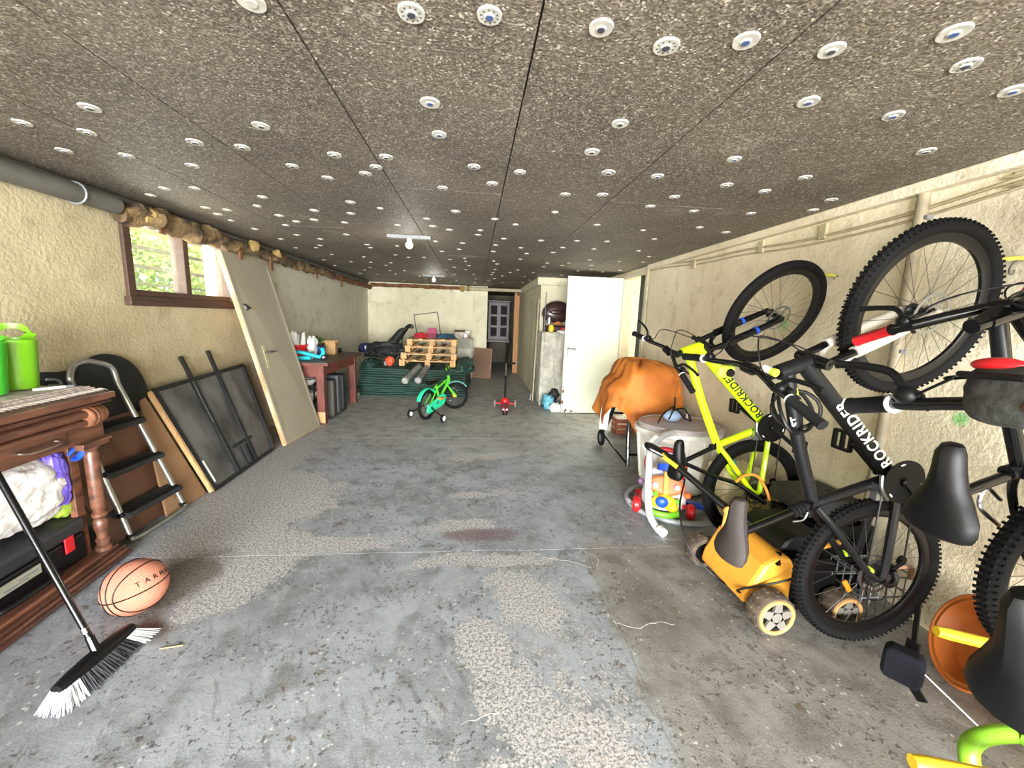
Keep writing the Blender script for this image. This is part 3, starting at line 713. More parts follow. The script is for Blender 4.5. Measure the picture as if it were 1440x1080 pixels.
# broom
t = thing('push_broom', 'black handled broom standing on the floor by the sideboard', 'broom', (-1.43, 1.48, 0))
bx = V((.03, .33, 0)).normalized()
hd = frame((0, 0, 0), (.02, .34, 0), (0, 0, 1))
mb = MB(); rings = []
for i in range(15):
    u = -1 + 2 * i / 14; w_ = .032 * (1 - .35 * abs(u) ** 3); hgt = .022 * (1 - .6 * abs(u) ** 2) + .01
    rings.append([hd @ V((u * .145, .055 + (hgt if math.sin(a) > 0 else .012) * math.sin(a), w_ * math.cos(a))) for a in [k * math.pi / 6 for k in range(12)]])
MB().loft(rings).build('head', BLACK, t)
rb = random.Random(11)
def bristles(u0, u1, n_, m, name):
    mb = MB()
    for k in range(n_):
        u = rb.uniform(u0, u1); z = rb.uniform(-.026, .026); s_ = rb.uniform(.9, 1.2)
        p0 = hd @ V((u * .14, .05, z)); sp = 1.0 + .25 * abs(u)
        p1 = hd @ V((u * .14 * sp * 1.08 + rb.uniform(-.008, .008), .001, z * 2.0 + .022 + rb.uniform(-.012, .012)))
        mb.tube(p0, p1, .0022, .0012, 3)
    o = mb.build(name, m, t); o['kind'] = 'stuff'
bristles(-.62, .66, 620, mat('black_bristle', (44, 46, 52), .6), 'dark_bristles')
bristles(-1.02, -.62, 260, mat('white_bristle', (222, 224, 228), .6), 'white_bristles')
bristles(.66, 1.02, 220, MATS['white_bristle'], 'white_bristles')
MB().tube((0, 0, .07), (-.03, .012, .13), .016, .014).build('socket', GLOSSB, t)
MB().tube((-.025, .01, .12), (-.60, .19, 1.20), .0115, n=12).build('stick', GLOSSB, t)
MB().tube((-.04, .0135, .145), (-.049, .017, .163), .0125, n=12).build('collar', CHROME, t)
tag(MB().tube((-1.27, 1.56, .003), (-1.19, 1.575, .003), .0025, n=5).build('straw', RAWWOOD), 'single straw lying beside the broom', 'straw')

# basketball
BALL = mat('orange_pebbled_rubber', (204, 132, 106), .65, var=.2, scale=8, bump=.5, bscale=260)
t = thing('basketball', 'worn orange basketball on the floor beside the sideboard', 'ball', (-1.535, 1.80, .12), matrix=T(-1.535, 1.80, .12))
MB().ball((0, 0, 0), .12, 40, 26).build('shell', BALL, t)
vd = (V((0, 0, 1.40)) - V((-1.535, 1.80, .12))).normalized(); vr = vd.cross(V((0, 0, 1))).normalized() * -1; vu = vd.cross(vr) if vd.cross(vr).z > 0 else -vd.cross(vr)
if vr.x < 0: vr = -vr
e1 = (vr * -.78 - vu * .30 + vd * .55).normalized()
e2 = vd + vr * .6 - vu * .22; e2 = (e2 - e1 * e2.dot(e1)).normalized(); e3 = e1.cross(e2)
if e3.z < 0: e3 = -e3
def arc(fn, n=64):
    o = []
    for k in range(n):
        a, b_, c = fn(2 * math.pi * k / n); o.append((e1 * a + e2 * b_ + e3 * c).normalized() * .1203)
    return o
mb = MB()
mb.path(arc(lambda a: (math.cos(a), math.sin(a), 0)), .003, 6, True); mb.path(arc(lambda a: (math.cos(a), 0, math.sin(a))), .003, 6, True)
for s_ in (-1, 1): mb.path(arc(lambda a: (math.cos(a), s_ * (.24 + .5 * math.sin(a) ** 2), math.sin(a))), .003, 6, True)
mb.build('seams', BLACK, t)
for k, ch in enumerate('TARMAK'):
    a = .06 + k * .27; dd = (vd * math.cos(a) + vr * math.sin(a)); el = .03 + .05 * k; dd = (dd * math.cos(el) + vu * math.sin(el)).normalized()
    xx = (vr * math.cos(a) - vd * math.sin(a) + vu * .22).normalized(); xx = (xx - dd * xx.dot(dd)).normalized()
    text(ch, .030, BLACK, t, frame(dd * .1204, xx, dd.cross(xx)), align='CENTER')

# aluminium step ladder
ALU = mat('aluminium_tube', (168, 168, 164), .4, .85, var=.2)
t = thing('step_ladder', 'folding aluminium step ladder leaning against brown boards', 'ladder', (-2.02, 2.60, 0))
fa, fb = V((0, -.22, .035)), V((.01, .20, .035)); ta, tb_ = V((-.27, -.20, .95)), V((-.25, .10, .95))
# one bent tube: foot bar at the bottom, two rails, hooped at the top
def rail_pt(a, b, t_): return a + (b - a) * t_
hoop = [rail_pt(fb, tb_, .95), tb_ + V((0, -.01, .06)), tb_ + V((-.02, -.08, .10)), (ta + tb_) / 2 + V((-.03, .02, .11)), ta + V((-.02, .10, .09)), ta + V((0, .05, .03)), rail_pt(fa, ta, .93) + V((0, .04, 0))]
MB().path([rail_pt(fa, ta, .60)] + [rail_pt(fa, ta, .1)] + spline([fa, fa + V((.015, .03, -.018)), fb + V((.015, -.03, -.018)), fb], 5) + [rail_pt(fb, tb_, .1), rail_pt(fb, tb_, .95)], .0155, 12).build('rail', ALU, t)
MB().path(spline(hoop[:-1] + [ta + V((.0, .06, -.02))], 6), .0155, 12).build('hoop', ALU, t)
BLKR = mat('ribbed_black_tread', (40, 40, 40), .7, bump=.3)
for k, q in enumerate((.15, .42, .69)):
    a, b_ = rail_pt(fa, ta, q), rail_pt(fb, tb_, q); 
    st = MB().loft([[p + V((x, 0, z)) for x, z in ((.05, -.02), (.06, .0), (.045, .014), (-.06, .02), (-.07, -.005), (-.05, -.02))] for p in (a, b_)]).build('step', BLKR, t, smooth=0)
    mb = MB()
    for j in range(9): mb.tube(a + V((.05 - j * .012, 0, .016)), b_ + V((.05 - j * .012, 0, .016)), .0025, n=4)
    mb.build('tread_rib', BLACK, st)
    for p in (a, b_): MB().ball(p, (.022, .02, .022), 10, 6).build('hinge_block', BLACK, t)
for p in (rail_pt(fa, ta, .02), rail_pt(fb, tb_, .02)): MB().ball(p - V((0, 0, .012)), (.02, .022, .022), 10, 6).build('rubber_foot', RUBBER, t)

# boards behind the ladder
BRN = mat('brown_hardboard', (112, 76, 56), .6, var=.3, scale=3); BRN2 = mat('tan_hardboard', (150, 116, 84), .65, var=.2, scale=3)
def lean_board(name, label, p, th, m, cat, edge=None):
    """board from four corners: bottom a, bottom b, top b, top a"""
    a, b_, c, d = [V(q) for q in p]; nn = (b_ - a).cross(d - a).normalized() * th
    t = thing(name, label, cat, tuple(a))
    MB().hexa([q - a for q in (a, b_, c, d)] + [q - a + nn for q in (a, b_, c, d)]).build('sheet', m, t, smooth=0, bevel=.002)
    return t, a, nn
t, a, nn = lean_board('hardboard_panel', 'dark brown panel leaning behind the step ladder', [(-2.10, 2.34, .0), (-2.10, 2.96, .0), (-2.42, 2.92, .80), (-2.42, 2.30, .80)], .012, BRN, 'panel')
MB().hexa([V(q) for q in ((.02, .02, .42), (.02, .6, .42), (-.02, .6, .49), (-.02, .02, .49), (.0, .02, .42), (.0, .6, .42), (-.03, .6, .49), (-.03, .02, .49))]).xf(T(-.185, 0, 0)).build('cross_rail', BRN, t, smooth=0)
t, a, nn = lean_board('tan_panel', 'tan board with pale edge leaning beside the metal panel', [(-2.03, 2.66, .0), (-2.03, 3.05, .0), (-2.37, 3.02, .77), (-2.37, 2.98, .77)], .014, BRN2, 'panel')

# black fabric cover slumped over the boards
t = thing('black_chair_cover', 'black padded fabric cover slumped against the left wall', 'cover', (-2.385, 2.72, .66))
prof = [(-.36, .36), (-.30, .36), (-.2, .34), (-.1, .36), (-.02, .425), (.1, .43), (.2, .40), (.3, .34), (.37, .22), (.40, .05), (.36, -.02), (.0, -.04), (-.3, .02), (-.36, .2)]
mb = MB(); c0 = (.02, .18); rings = []
for f, x in ((.02, .03), (.5, .045), (.85, .03), (1.0, .0), (1.0, -.03), (.6, -.05), (.02, -.055)):
    rings.append([V((x + .02 * noise.noise(V((p[0] * 5, p[1] * 5, x * 9))), c0[0] + (p[0] - c0[0]) * f, c0[1] + (p[1] - c0[1]) * f)) for p in prof])
mb.loft(rings).build('cover', mat('black_nylon', (22, 26, 24), .75, var=.4, scale=5, bump=.5, bscale=12), t, sub=2)
MB().path(spline([(.04, -.34, .32), (.05, -.29, .31), (.05, -.28, .28), (.04, -.33, .285)], 4), .008, 6).build('buckle', GREYM, t)

# black metal panel with bars
MSH = mat('sooty_sheet_metal', (112, 112, 110), .5, .3, rgb2=(50, 50, 50), scale=4, stretch=(1, 1, .5)); MFR = mat('black_steel_bar', (44, 46, 47), .5, .4, var=.3)
A_, B_, C_, D_ = V((-1.985, 3.08, .012)), V((-2.02, 4.06, .012)), V((-2.33, 4.20, .84)), V((-2.36, 3.10, .78))
t = thing('steel_gate_panel', 'black steel framed sheet panel leaning on the left wall', 'panel', (-1.985, 3.08, 0)); o_ = V((-1.985, 3.08, 0))
def q_(u, v): return (A_ * (1 - u) + B_ * u) * (1 - v) + (D_ * (1 - u) + C_ * u) * v - o_
nn = (B_ - A_).cross(D_ - A_).normalized()
if nn.x < 0: nn = -nn
for (u0, u1) in ((.03, .33), (.38, .62), (.67, .97)):
    MB().hexa([q_(u0, .02), q_(u1, .02), q_(u1, .98), q_(u0, .98)] + [q + nn * .006 for q in (q_(u0, .02), q_(u1, .02), q_(u1, .98), q_(u0, .98))]).build('sheet', MSH, t, smooth=0)
off = nn * .012
for (p0, p1, w_) in ((q_(0, 0), q_(0, 1), .035), (q_(1, 0), q_(1, 1), .03), (q_(0, 0), q_(1, 0), .025), (q_(0, 1), q_(1, 1), .03), (q_(.42, .25), q_(.72, .25), .025), (q_(.50, .0), q_(.50, .22), .02), (q_(.58, .0), q_(.58, .22), .02), (q_(.66, .0), q_(.66, .22), .02)):
    MB().bar(p0 + off, p1 + off, w_, .022, nn).build('frame_bar', MFR, t, smooth=0)
for u in (.355, .64): 
    p0, p1 = q_(u, 0) + off, q_(u, 1) + off
    MB().bar(p0, p1 + (p1 - p0) * .24, .03, .024, nn).build('long_bar', MFR, t, smooth=0)
MB().bar(q_(-.035, .0) + nn * .01, q_(-.035, 1.0) + nn * .01, .02, .03, nn).build('wood_edge', RAWWOOD, t, smooth=0)
MB().bar(q_(.03, .06) + nn * .026, q_(.03, .28) + nn * .026, .016, .003, nn).build('paper_label', WHITEP, t, smooth=0)
MB().bar(q_(.335, .55) + nn * .026, q_(.335, .98) + nn * .026, .006, .004, nn).build('bright_edge', STEEL, t, smooth=0)

# old door leaning on the wall
t = thing('leaning_door', 'old grey door with raw timber edge leaning below the window', 'door', (-1.92, 4.18, 0))
o_ = V((-1.92, 4.18, 0))
A_, B_, C_, D_ = V((-1.94, 4.18, .01)), V((-1.88, 4.95, .01)), V((-2.36, 4.86, 1.95)), V((-2.37, 4.05, 1.94))
nn = (B_ - A_).cross(D_ - A_).normalized()
if nn.x < 0: nn = -nn
GDOOR = mat('grey_beige_door_paint', (158, 150, 130), .5, var=.1, scale=2)
def slab_(u0, u1, v0, v1, d0, d1):
    c = [q_(u0, v0), q_(u1, v0), q_(u1, v1), q_(u0, v1)]; return MB().hexa([p + nn * d0 for p in c] + [p + nn * d1 for p in c])
slab_(.0, 1, 0, 1, -.04, -.003).build('core', mat('door_edge_timber', (196, 142, 98), .75, rgb2=(226, 196, 160), scale=7, stretch=(1, 1, .4)), t, smooth=0)
slab_(.008, .992, .004, .996, -.003, .002).build('facing', GDOOR, t, smooth=0)
for a in ((.008, .05, .004, .996), (.95, .992, .004, .996), (.05, .95, .965, .996), (.05, .95, .004, .02)): slab_(*a, .002, .006).build('border_strip', GDOOR, t, smooth=0)
fm = frame(q_(.20, .475) + nn * .004, (B_ - A_), (D_ - A_))
pl = MB().bb(-.022, .022, -.12, .12, 0, .005).xf(fm).build('handle_plate', mat('pale_brass', (196, 190, 150), .4, .3), t, smooth=0)
MB().path([fm @ V(p) for p in spline([(0, .04, 0), (0, .04, .045), (.02, .04, .052), (.11, .04, .05)], 4)], .009, 8).build('lever', STEEL, pl)
fm2 = frame(q_(.13, .73) + nn * .004, (B_ - A_), (D_ - A_))
pl = MB().lathe([(0, 0), (.024, 0), (.022, .012), (0, .014)], 14, fm2).build('lock_rose', GREYM, t)
MB().path([fm2 @ V(p) for p in ((-.035, .03, .012), (0, 0, .025), (.035, -.01, .02))], .007, 6).path([fm2 @ V(p) for p in ((-.01, -.035, .012), (.0, 0, .025))], .006, 6).build('latch_bolt', BLACK, pl)
# loose brick-red offcut on the wall behind the door
tag(MB().bb(XL + .002, XL + .03, 4.28, 4.36, .62, .84).build('wood_offcut', mat('bare_wood_patch', (176, 132, 92), .8)), 'small tan offcut against the wall beside the leaning door', 'offcut')

# ---- table
TW = mat('mahogany_table', (122, 62, 50), .5, rgb2=(86, 42, 34), scale=5, stretch=(4, 4, 1), bump=.06); TTOP = mat('dusty_table_top', (92, 78, 66), .5, rgb2=(64, 50, 42), scale=4)
t = thing('work_table', 'reddish wooden table with square legs against the left wall', 'table', (-2.10, 5.75, 0))
MB().bb(-.33, .32, -.76, .74, .755, .795).build('table_top', TTOP, t, smooth=0, bevel=.005)
MB().bb(.301, .322, -.762, .742, .752, .78).bb(-.33, .322, -.764, -.745, .752, .78).build('top_edge', TW, t, smooth=0)
for q in ((.215, .235, -.62, .62, .62, .755), (-.30, -.28, -.62, .62, .62, .755), (-.25, .2, -.67, -.65, .60, .755), (-.25, .2, .65, .67, .60, .755)): MB().bb(*q).build('apron', TW, t, smooth=0)
for x, y in ((.20, -.66), (.20, .64), (-.27, -.66), (-.27, .64)): MB().bb(x - .045, x + .045, y - .045, y + .045, 0, .755).build('leg', TW, t, smooth=0, bevel=.004)
MB().bb(.153, .247, -.708, -.70, .02, .16).build('chipped_patch', RAWWOOD, t, smooth=0)
ZT = .797
# on the table
t = thing('red_bucket', 'red plastic bucket full of paper bags on the table', 'bucket', (-2.30, 5.42, ZT))
MB().lathe([(0, 0), (.085, 0), (.115, .17), (.122, .17), (.122, .18), (.108, .18), (.08, .01), (0, .01)], 24).build('pail', REDP, t)
crumple((-.03, -.02, .23), (.05, .06, .11), .3, 2.2, 20, 14, 3).build('paper_bag', WHITEP, t)
MB().loft([[V((.02, .01, .14)), V((.09, .0, .14)), V((.09, .03, .14)), V((.02, .04, .14))], [V((.03, .08, .32)), V((.06, .08, .34)), V((.06, .10, .33)), V((.03, .10, .31))]]).build('paper_sleeve', WHITEP, t)
t = thing('paper_parcel', 'crumpled white paper parcel standing behind the red bucket', 'parcel', (-2.20, 5.62, ZT))
crumple((0, 0, .13), (.06, .09, .13), .3, 2.2, 24, 16, 5).build('wrapper', WHITEP, t)
FOL = mat('dark_leaf', (44, 96, 40), .5, var=.4)
t = thing('artificial_plant', 'small bushy green plant on the table behind the parcels', 'plant', (-2.28, 5.92, ZT))
MB().lathe([(0, 0), (.05, 0), (.065, .08), (.058, .08), (.045, .01), (0, .01)], 16).build('pot', BLACK, t)
rp = random.Random(4); mb = MB()
for k in range(150):
    d = V((rp.gauss(0, 1), rp.gauss(0, 1.3), abs(rp.gauss(0, .8)))).normalized(); p = V((0, 0, .12)) + V((d.x * .09, d.y * .13, d.z * .10)); a = (d + V((0, 0, .3))).normalized(); q2 = a.orthogonal().normalized()
    mb.add([p, p + a * .03 + q2 * .013, p + a * .06, p + a * .03 - q2 * .013], [(0, 1, 2, 3)])
mb.build('foliage', FOL, t, smooth=0)['kind'] = 'stuff'
t = thing('blue_toy_crate', 'small dark blue crate beside the cardboard box', 'crate', (-2.16, 5.72, ZT))
MB().bb(-.07, .07, -.08, .08, 0, .11).build('tub', mat('navy_plastic', (30, 52, 110), .45), t, smooth=0, bevel=.006)
MB().bb(-.075, .075, -.085, .085, .11, .13).build('rim', mat('navy_plastic_light', (44, 84, 160), .45), t, smooth=0, bevel=.004)
for k in range(3): MB().ball((random.uniform(-.04, .04), -.05 + .05 * k, .14), .03, 10, 7).build('lump', (BLACK, GREYM, BLACK)[k], t)
CARD = mat('corrugated_card', (186, 148, 100), .85, var=.12)
t = thing('cardboard_box', 'small open brown cardboard box on the wooden table', 'box', (-2.12, 6.06, ZT), math.radians(8))
MB().bb(-.09, .09, -.085, -.079, 0, .16).bb(-.09, .09, .079, .085, 0, .16).bb(-.09, -.084, -.08, .08, 0, .16).bb(.084, .09, -.08, .08, 0, .16).bb(-.09, .09, -.085, .085, 0, .005).build('carton', CARD, t, smooth=0)
for s_ in (-1, 1): MB().hexa([V((-.09, s_ * .085, .16)), V((.09, s_ * .085, .16)), V((.09, s_ * .11, .2)), V((-.09, s_ * .11, .2)), V((-.09, s_ * .088, .16)), V((.09, s_ * .088, .16)), V((.09, s_ * .113, .2)), V((-.09, s_ * .113, .2))]).build('flap', CARD, t, smooth=0)
CY = mat('cyan_foam', (34, 190, 208), .55, var=.08)
t = thing('thigh_exerciser', 'turquoise foam loop exerciser lying on the table front', 'exerciser', (-2.02, 5.22, ZT))
MB().path(spline([(.11, .05, .035), (.04, .01, .045), (-.10, -.02, .085), (-.19, -.04, .10), (-.235, -.05, .06), (-.21, -.05, .03), (-.12, -.04, .028), (-.03, -.04, .03)], 6), .024, 12).build('foam_loop', CY, t)
MB().path(spline([(.07, .02, .04), (.09, .05, .09), (.07, .08, .14)], 5), .024, 12).build('foam_arm', CY, t)
MB().ball((.10, .02, .035), (.04, .03, .034), 14, 8).build('pivot', STEEL, t)
t = thing('glass_jar', 'small clear jar standing behind the turquoise loop', 'jar', (-2.12, 5.36, ZT))
MB().lathe([(0, 0), (.03, 0), (.032, .07), (.026, .08), (0, .08)], 16).build('jar', mat('cloudy_glass', (190, 196, 196), .2, var=.1), t)
MB().lathe([(0, .08), (.027, .08), (.027, .095), (0, .096)], 16).build('lid', STEEL, t)
tag(crumple((-2.20, 6.34, ZT + .03), (.12, .13, .03), .5, 2.4, 28, 14, 8).build('black_cloth', mat('black_cloth', (26, 26, 28), .9)), 'heap of black cloth at the far table end', 'cloth')
# under the table
SUIT = mat('grey_vinyl', (66, 64, 56), .55, var=.2); SUITD = mat('dark_vinyl', (34, 34, 34), .55)
for (x, y, m, lb, hh) in ((-2.05, 5.42, SUIT, 'upright olive suitcase under the table nearest the leg', .52), (-2.05, 5.62, mat('blue_grey_vinyl', (74, 78, 82), .5), 'blue grey suitcase under the table, second in row', .56), (-2.05, 5.84, SUITD, 'dark suitcase under the table, third in row', .54)):
    t = thing('suitcase', lb, 'suitcase', (x, y, .0), math.radians(random.uniform(-5, 5)), group='old suitcases under the table')
    MB().bb(-.2, .2, -.075, .075, .012, hh).build('shell', m, t, smooth=0, bevel=.03)
    MB().bb(-.203, .203, -.006, .006, .01, hh + .003).build('closing_band', BLACK, t, smooth=0, bevel=.004)
    MB().path(spline([(-.06, 0, hh), (-.055, 0, hh + .03), (.055, 0, hh + .03), (.06, 0, hh)], 4), .008, 6).build('handle', BLACK, t)
    for s_ in (-.15, .15): MB().bb(s_ - .02, s_ + .02, -.05, .05, 0, .014).build('foot', BLACK, t, smooth=0)
ENA = mat('grey_white_enamel', (196, 194, 186), .35, var=.12)
t = thing('storage_rack', 'low dark shelf rack under the near end of the table', 'rack', (-2.12, 5.24, 0))
for z in (.02, .26, .47): MB().bb(-.16, .11, -.10, .1, z, z + .012).build('shelf', SUITD, t, smooth=0)
for x in (-.155, .105):
    for y in (-.095, .095): MB().bb(x - .008, x + .008, y - .008, y + .008, 0, .5).build('upright', BLACK, t, smooth=0)
for (z, r, h_, lb, nm) in ((.484, .10, .07, 'shallow white bowl on the top shelf of the rack', 'enamel_bowl'), (.274, .105, .12, 'white enamel pot on the middle shelf of the rack', 'enamel_pot'), (.034, .09, .10, 'white tub on the bottom shelf of the rack', 'plastic_tub')):
    t = thing(nm, lb, 'bowl' if 'bowl' in nm else 'pot', (-2.11, 5.20, z))
    MB().lathe([(0, 0), (r * .6, 0), (r * .95, h_ * .6), (r, h_), (r * .95, h_), (r * .88, h_ * .6), (r * .5, .008), (0, .008)], 22).build('bowl', ENA, t)
    MB().path([(r * .98 * math.cos(a * .2618), r * .98 * math.sin(a * .2618), h_) for a in range(24)], .005, 6, True).build('rim', GREYM, t)
t = thing('yellow_tin', 'small yellow tin on the floor under the table', 'tin', (-1.99, 5.07, 0))
MB().bb(-.05, .05, -.04, .04, 0, .07).build('tin', YELLOWP, t, smooth=0, bevel=.006); MB().bb(-.052, .052, -.042, .042, .07, .085).build('lid', GREYM, t, smooth=0)
t = thing('plant_pot_stack', 'small grey pots beside the far table leg', 'pot', (-1.93, 6.62, 0))
MB().lathe([(0, 0), (.05, 0), (.07, .14), (.064, .14), (.045, .01), (0, .01)], 16).build('pot', GREYM, t); MB().lathe([(.06, .12), (.075, .12), (.078, .2), (.07, .2), (.056, .13)], 16).build('upper_pot', SUITD, t)
# ================================================================== FAR END
# ---- heap of green tarpaulin, folded in layers
GT = mat('green_tarpaulin', (50, 84, 72), .6, rgb2=(34, 58, 50), scale=7, stretch=(1, 1, 6), bump=.35, bscale=26)
PX0, PX1, PYF = -2.02, -.06, 6.86
def pile_y(z): return PYF + .05 + 1.05 * (max(z, 0) / .55) ** 2 * .42
tp = thing('tarpaulin_heap', 'big heap of dark green tarpaulin folded in layers', 'tarpaulin', (-1.04, 7.6, 0))
NL = 13
for k in range(NL):
    z0 = k * .036; rings = []
    inset = .02 * math.sin(k * 1.7) ; n_ = 44
    for (dz, grow) in ((.0, -.03), (.008, .0), (.024, .004), (.036, -.02), (.042, -.06)):
        ring = []
        for i in range(n_):
            u = i / n_; per = []
            # perimeter: front edge (0..0.5) then back
            if u < .5:
                s_ = u / .5; x = PX0 + (PX1 - PX0) * s_ + grow * (-1 if s_ < .02 else 0); y = pile_y(z0) - grow + .03 * noise.noise(V((x * 3, k * .9, 1))) 
                sag = .018 * noise.noise(V((x * 2.2, k * .35, 5))) - .05 * (z0 / .5) * math.exp(-((x + .95) / .35) ** 2)
            else:
                s_ = (u - .5) / .5; x = PX1 - (PX1 - PX0) * s_; y = 8.75 + grow; sag = 0
            edge = .05 * (k / NL); x = min(max(x, PX0 + edge * (1 + math.sin(k))), PX1 - edge)
            ring.append(V((x + 1.04, y - 7.6, z0 + dz + sag * (1 if k else 0))))
        rings.append(ring)
    MB().loft(rings).build('fold', GT, tp, smooth=50)
crumple((.86, .0, .50), (.16, .5, .12), .35, 2.2, 30, 18, 4).build('rumpled_corner', GT, tp)
crumple((-.86, -.05, .50), (.14, .35, .08), .35, 2.2, 30, 18, 6).build('rumpled_corner', GT, tp)

# ---- pallets
PINE = [mat('pallet_pine_%s' % s_, c, .75, rgb2=d, scale=5, stretch=(6, 1, 6)) for s_, c, d in (('fresh', (214, 172, 118), (184, 138, 88)), ('tan', (196, 156, 106), (160, 120, 78)), ('grey', (150, 138, 118), (110, 98, 82)))]
def pallet(x, y, z, w_, d_, rz, label, sd):
    rnd = random.Random(sd)
    t = thing('wooden_pallet', label, 'pallet', (x, y, z), math.radians(rz), group='stack of wooden pallets on the tarpaulin heap')
    for i in range(3):   # bottom boards, running across
        pass
    for j, yy in enumerate((-d_ / 2 + .05, 0, d_ / 2 - .05)):
        MB().bb(-w_ / 2, w_ / 2, yy - .05, yy + .05, .088, .106).build('stringer_board', PINE[0] if j == 0 else PINE[1], t, smooth=0)
        for xx in (-w_ / 2 + .05, 0, w_ / 2 - .05):
            MB().bb(xx - .05, xx + .05, yy - .05, yy + .05, .016, .088).build('block', PINE[rnd.choice((0, 1, 1))], t, smooth=0, bevel=.003)
    for xx in (-w_ / 2 + .05, 0, w_ / 2 - .05): MB().bb(xx - .045, xx + .045, -d_ / 2, d_ / 2, 0, .016).build('bottom_board', PINE[1], t, smooth=0)
    for i in range(5):
        xx = -w_ / 2 + .05 + (w_ - .1) * i / 4; ww = .05 if i in (0, 4, 2) else .035
        MB().bb(xx - ww, xx + ww, -d_ / 2 - rnd.uniform(0, .004), d_ / 2, .106, .124).build('deck_board', PINE[rnd.choice((0, 1, 2))], t, smooth=0)
pallet(-.845, 7.72, .485, 1.02, .8, -1, 'lowest wooden pallet of the stack, on the tarpaulin', 1)
pallet(-.835, 7.73, .612, 1.00, .8, 1, 'second pallet from the bottom of the stack', 2)
pallet(-.80, 7.75, .739, .92, .8, 0, 'third pallet from the bottom of the stack', 3)
pallet(-.785, 7.75, .866, .90, .8, 1.5, 'topmost wooden pallet carrying the red and blue cloths', 4)
ZP = .992

# ---- two grey pipes sticking out under the pallets
PIPE = mat('cement_pipe', (138, 136, 130), .8, rgb2=(104, 102, 96), scale=9)
for (x0, z0, x1, z1, lb) in ((-1.165, .30, -1.01, .475, 'left of the two grey pipes poking out below the pallets'), (-.945, .31, -.86, .475, 'right of the two grey pipes poking out below the pallets')):
    t = thing('grey_pipe', lb, 'pipe', (x0, 6.76, z0), group='grey pipes under the pallets')
    d = V((x1 - x0, .62, z1 - z0)); L_ = d.length; fm = frame((0, 0, 0), d.orthogonal(), d.cross(d.orthogonal())); 
    MB().lathe([(.046, 0), (.058, 0), (.058, L_), (.046, L_), (.046, 0)], 20, fm).build('pipe_wall', PIPE, t)
    MB().lathe([(.058, .0), (.061, .004), (.061, .02), (.058, .024)], 20, fm).build('rim', mat('pale_pipe_rim', (180, 178, 172), .7), t)

# ---- brush cutter, helmet, black bag on the heap
t = thing('brush_cutter', 'orange engined brush cutter lying on the green heap', 'brush cutter', (-1.50, 7.22, .585))
ORR = mat('engine_orange', (222, 92, 52), .45)
MB().ball((0, 0, 0), (.085, .07, .085), 18, 10, .25).build('engine_housing', ORR, t)
MB().lathe([(0, -.075), (.06, -.075), (.065, -.04), (.05, -.02), (0, -.02)], 16, RX(90) @ T(.0, -.01, -.0)).build('starter_cover', WHITEP, t)
MB().ball((-.005, -.085, -.005), (.03, .012, .03), 12, 6).build('starter_hub', ORR, t)
MB().bb(-.10, -.05, -.04, .04, -.08, .0).build('exhaust', GREYM, t, smooth=0, bevel=.01); MB().bb(.05, .13, -.04, .05, -.085, -.03).build('fuel_tank', BLACK, t, smooth=0, bevel=.015)
MB().tube((-.03, .03, .05), (-.50, .30, .17), .013, n=10).build('shaft', STEEL, t)
MB().path(spline([(-.25, .1, .115), (-.27, .05, .19), (-.22, .08, .22), (-.15, .12, .21)], 4), .009, 6).build('handle', BLACK, t)
MB().path(spline([(.06, .03, .04), (.14, .08, .06), (.2, .1, .0)], 5), .006, 6).build('throttle_cable', BLACK, t)
t = thing('bike_helmet', 'navy and white helmet at the left of the green heap', 'helmet', (-2.0, 7.62, .70))
MB().lathe([(.13, 0), (.14, .04), (.13, .11), (.09, .16), (0, .18), ], 20, Matrix.Diagonal((1.15, .8, 1, 1))).build('shell', mat('navy_shell', (30, 38, 78), .35), t)
for s_ in (-1, 0, 1): MB().ball((s_ * .08, -.09 + abs(s_) * .03, .09), (.02, .03, .04), 10, 6).build('white_flash', WHITEP, t)
MB().path(spline([(.12, -.04, .02), (.1, -.07, -.05), (.02, -.09, -.09), (-.1, -.06, .02)], 4), .006, 5).build('chin_strap', GREYM, t)
BK = mat('black_canvas', (30, 32, 30), .7, var=.3, scale=6, bump=.4, bscale=18)
t = thing('folded_pushchair', 'black fabric pushchair collapsed beside the pallets', 'pushchair', (-1.62, 7.62, .58))
crumple((-.06, 0, .17), (.32, .2, .14), .3, 2.0, 36, 22, 11).build('seat_fabric', BK, t)
MB().loft([[V((.0 + .15 * math.cos(a) * (1 - z * .7) + dx, .02 + .15 * math.sin(a), z)) for a in [k * math.pi / 6 for k in range(12)]] for dx, z in ((.0, .2), (.1, .32), (.2, .44), (.27, .54), (.33, .60))]).build('hood', BK, t, sub=1)
MB().path(spline([(.30, 0, .5), (.36, .0, .6), (.43, .02, .63), (.45, .02, .58)], 4), .035, 8).build('handle_grip', BLACK, t)
MB().tube((-.35, -.12, .12), (.2, -.12, .02), .012).build('frame_tube', STEEL, t)
MB().tube((.30, .0, .52), (.22, -.12, .0), .012).build('frame_tube', BLACK, t)
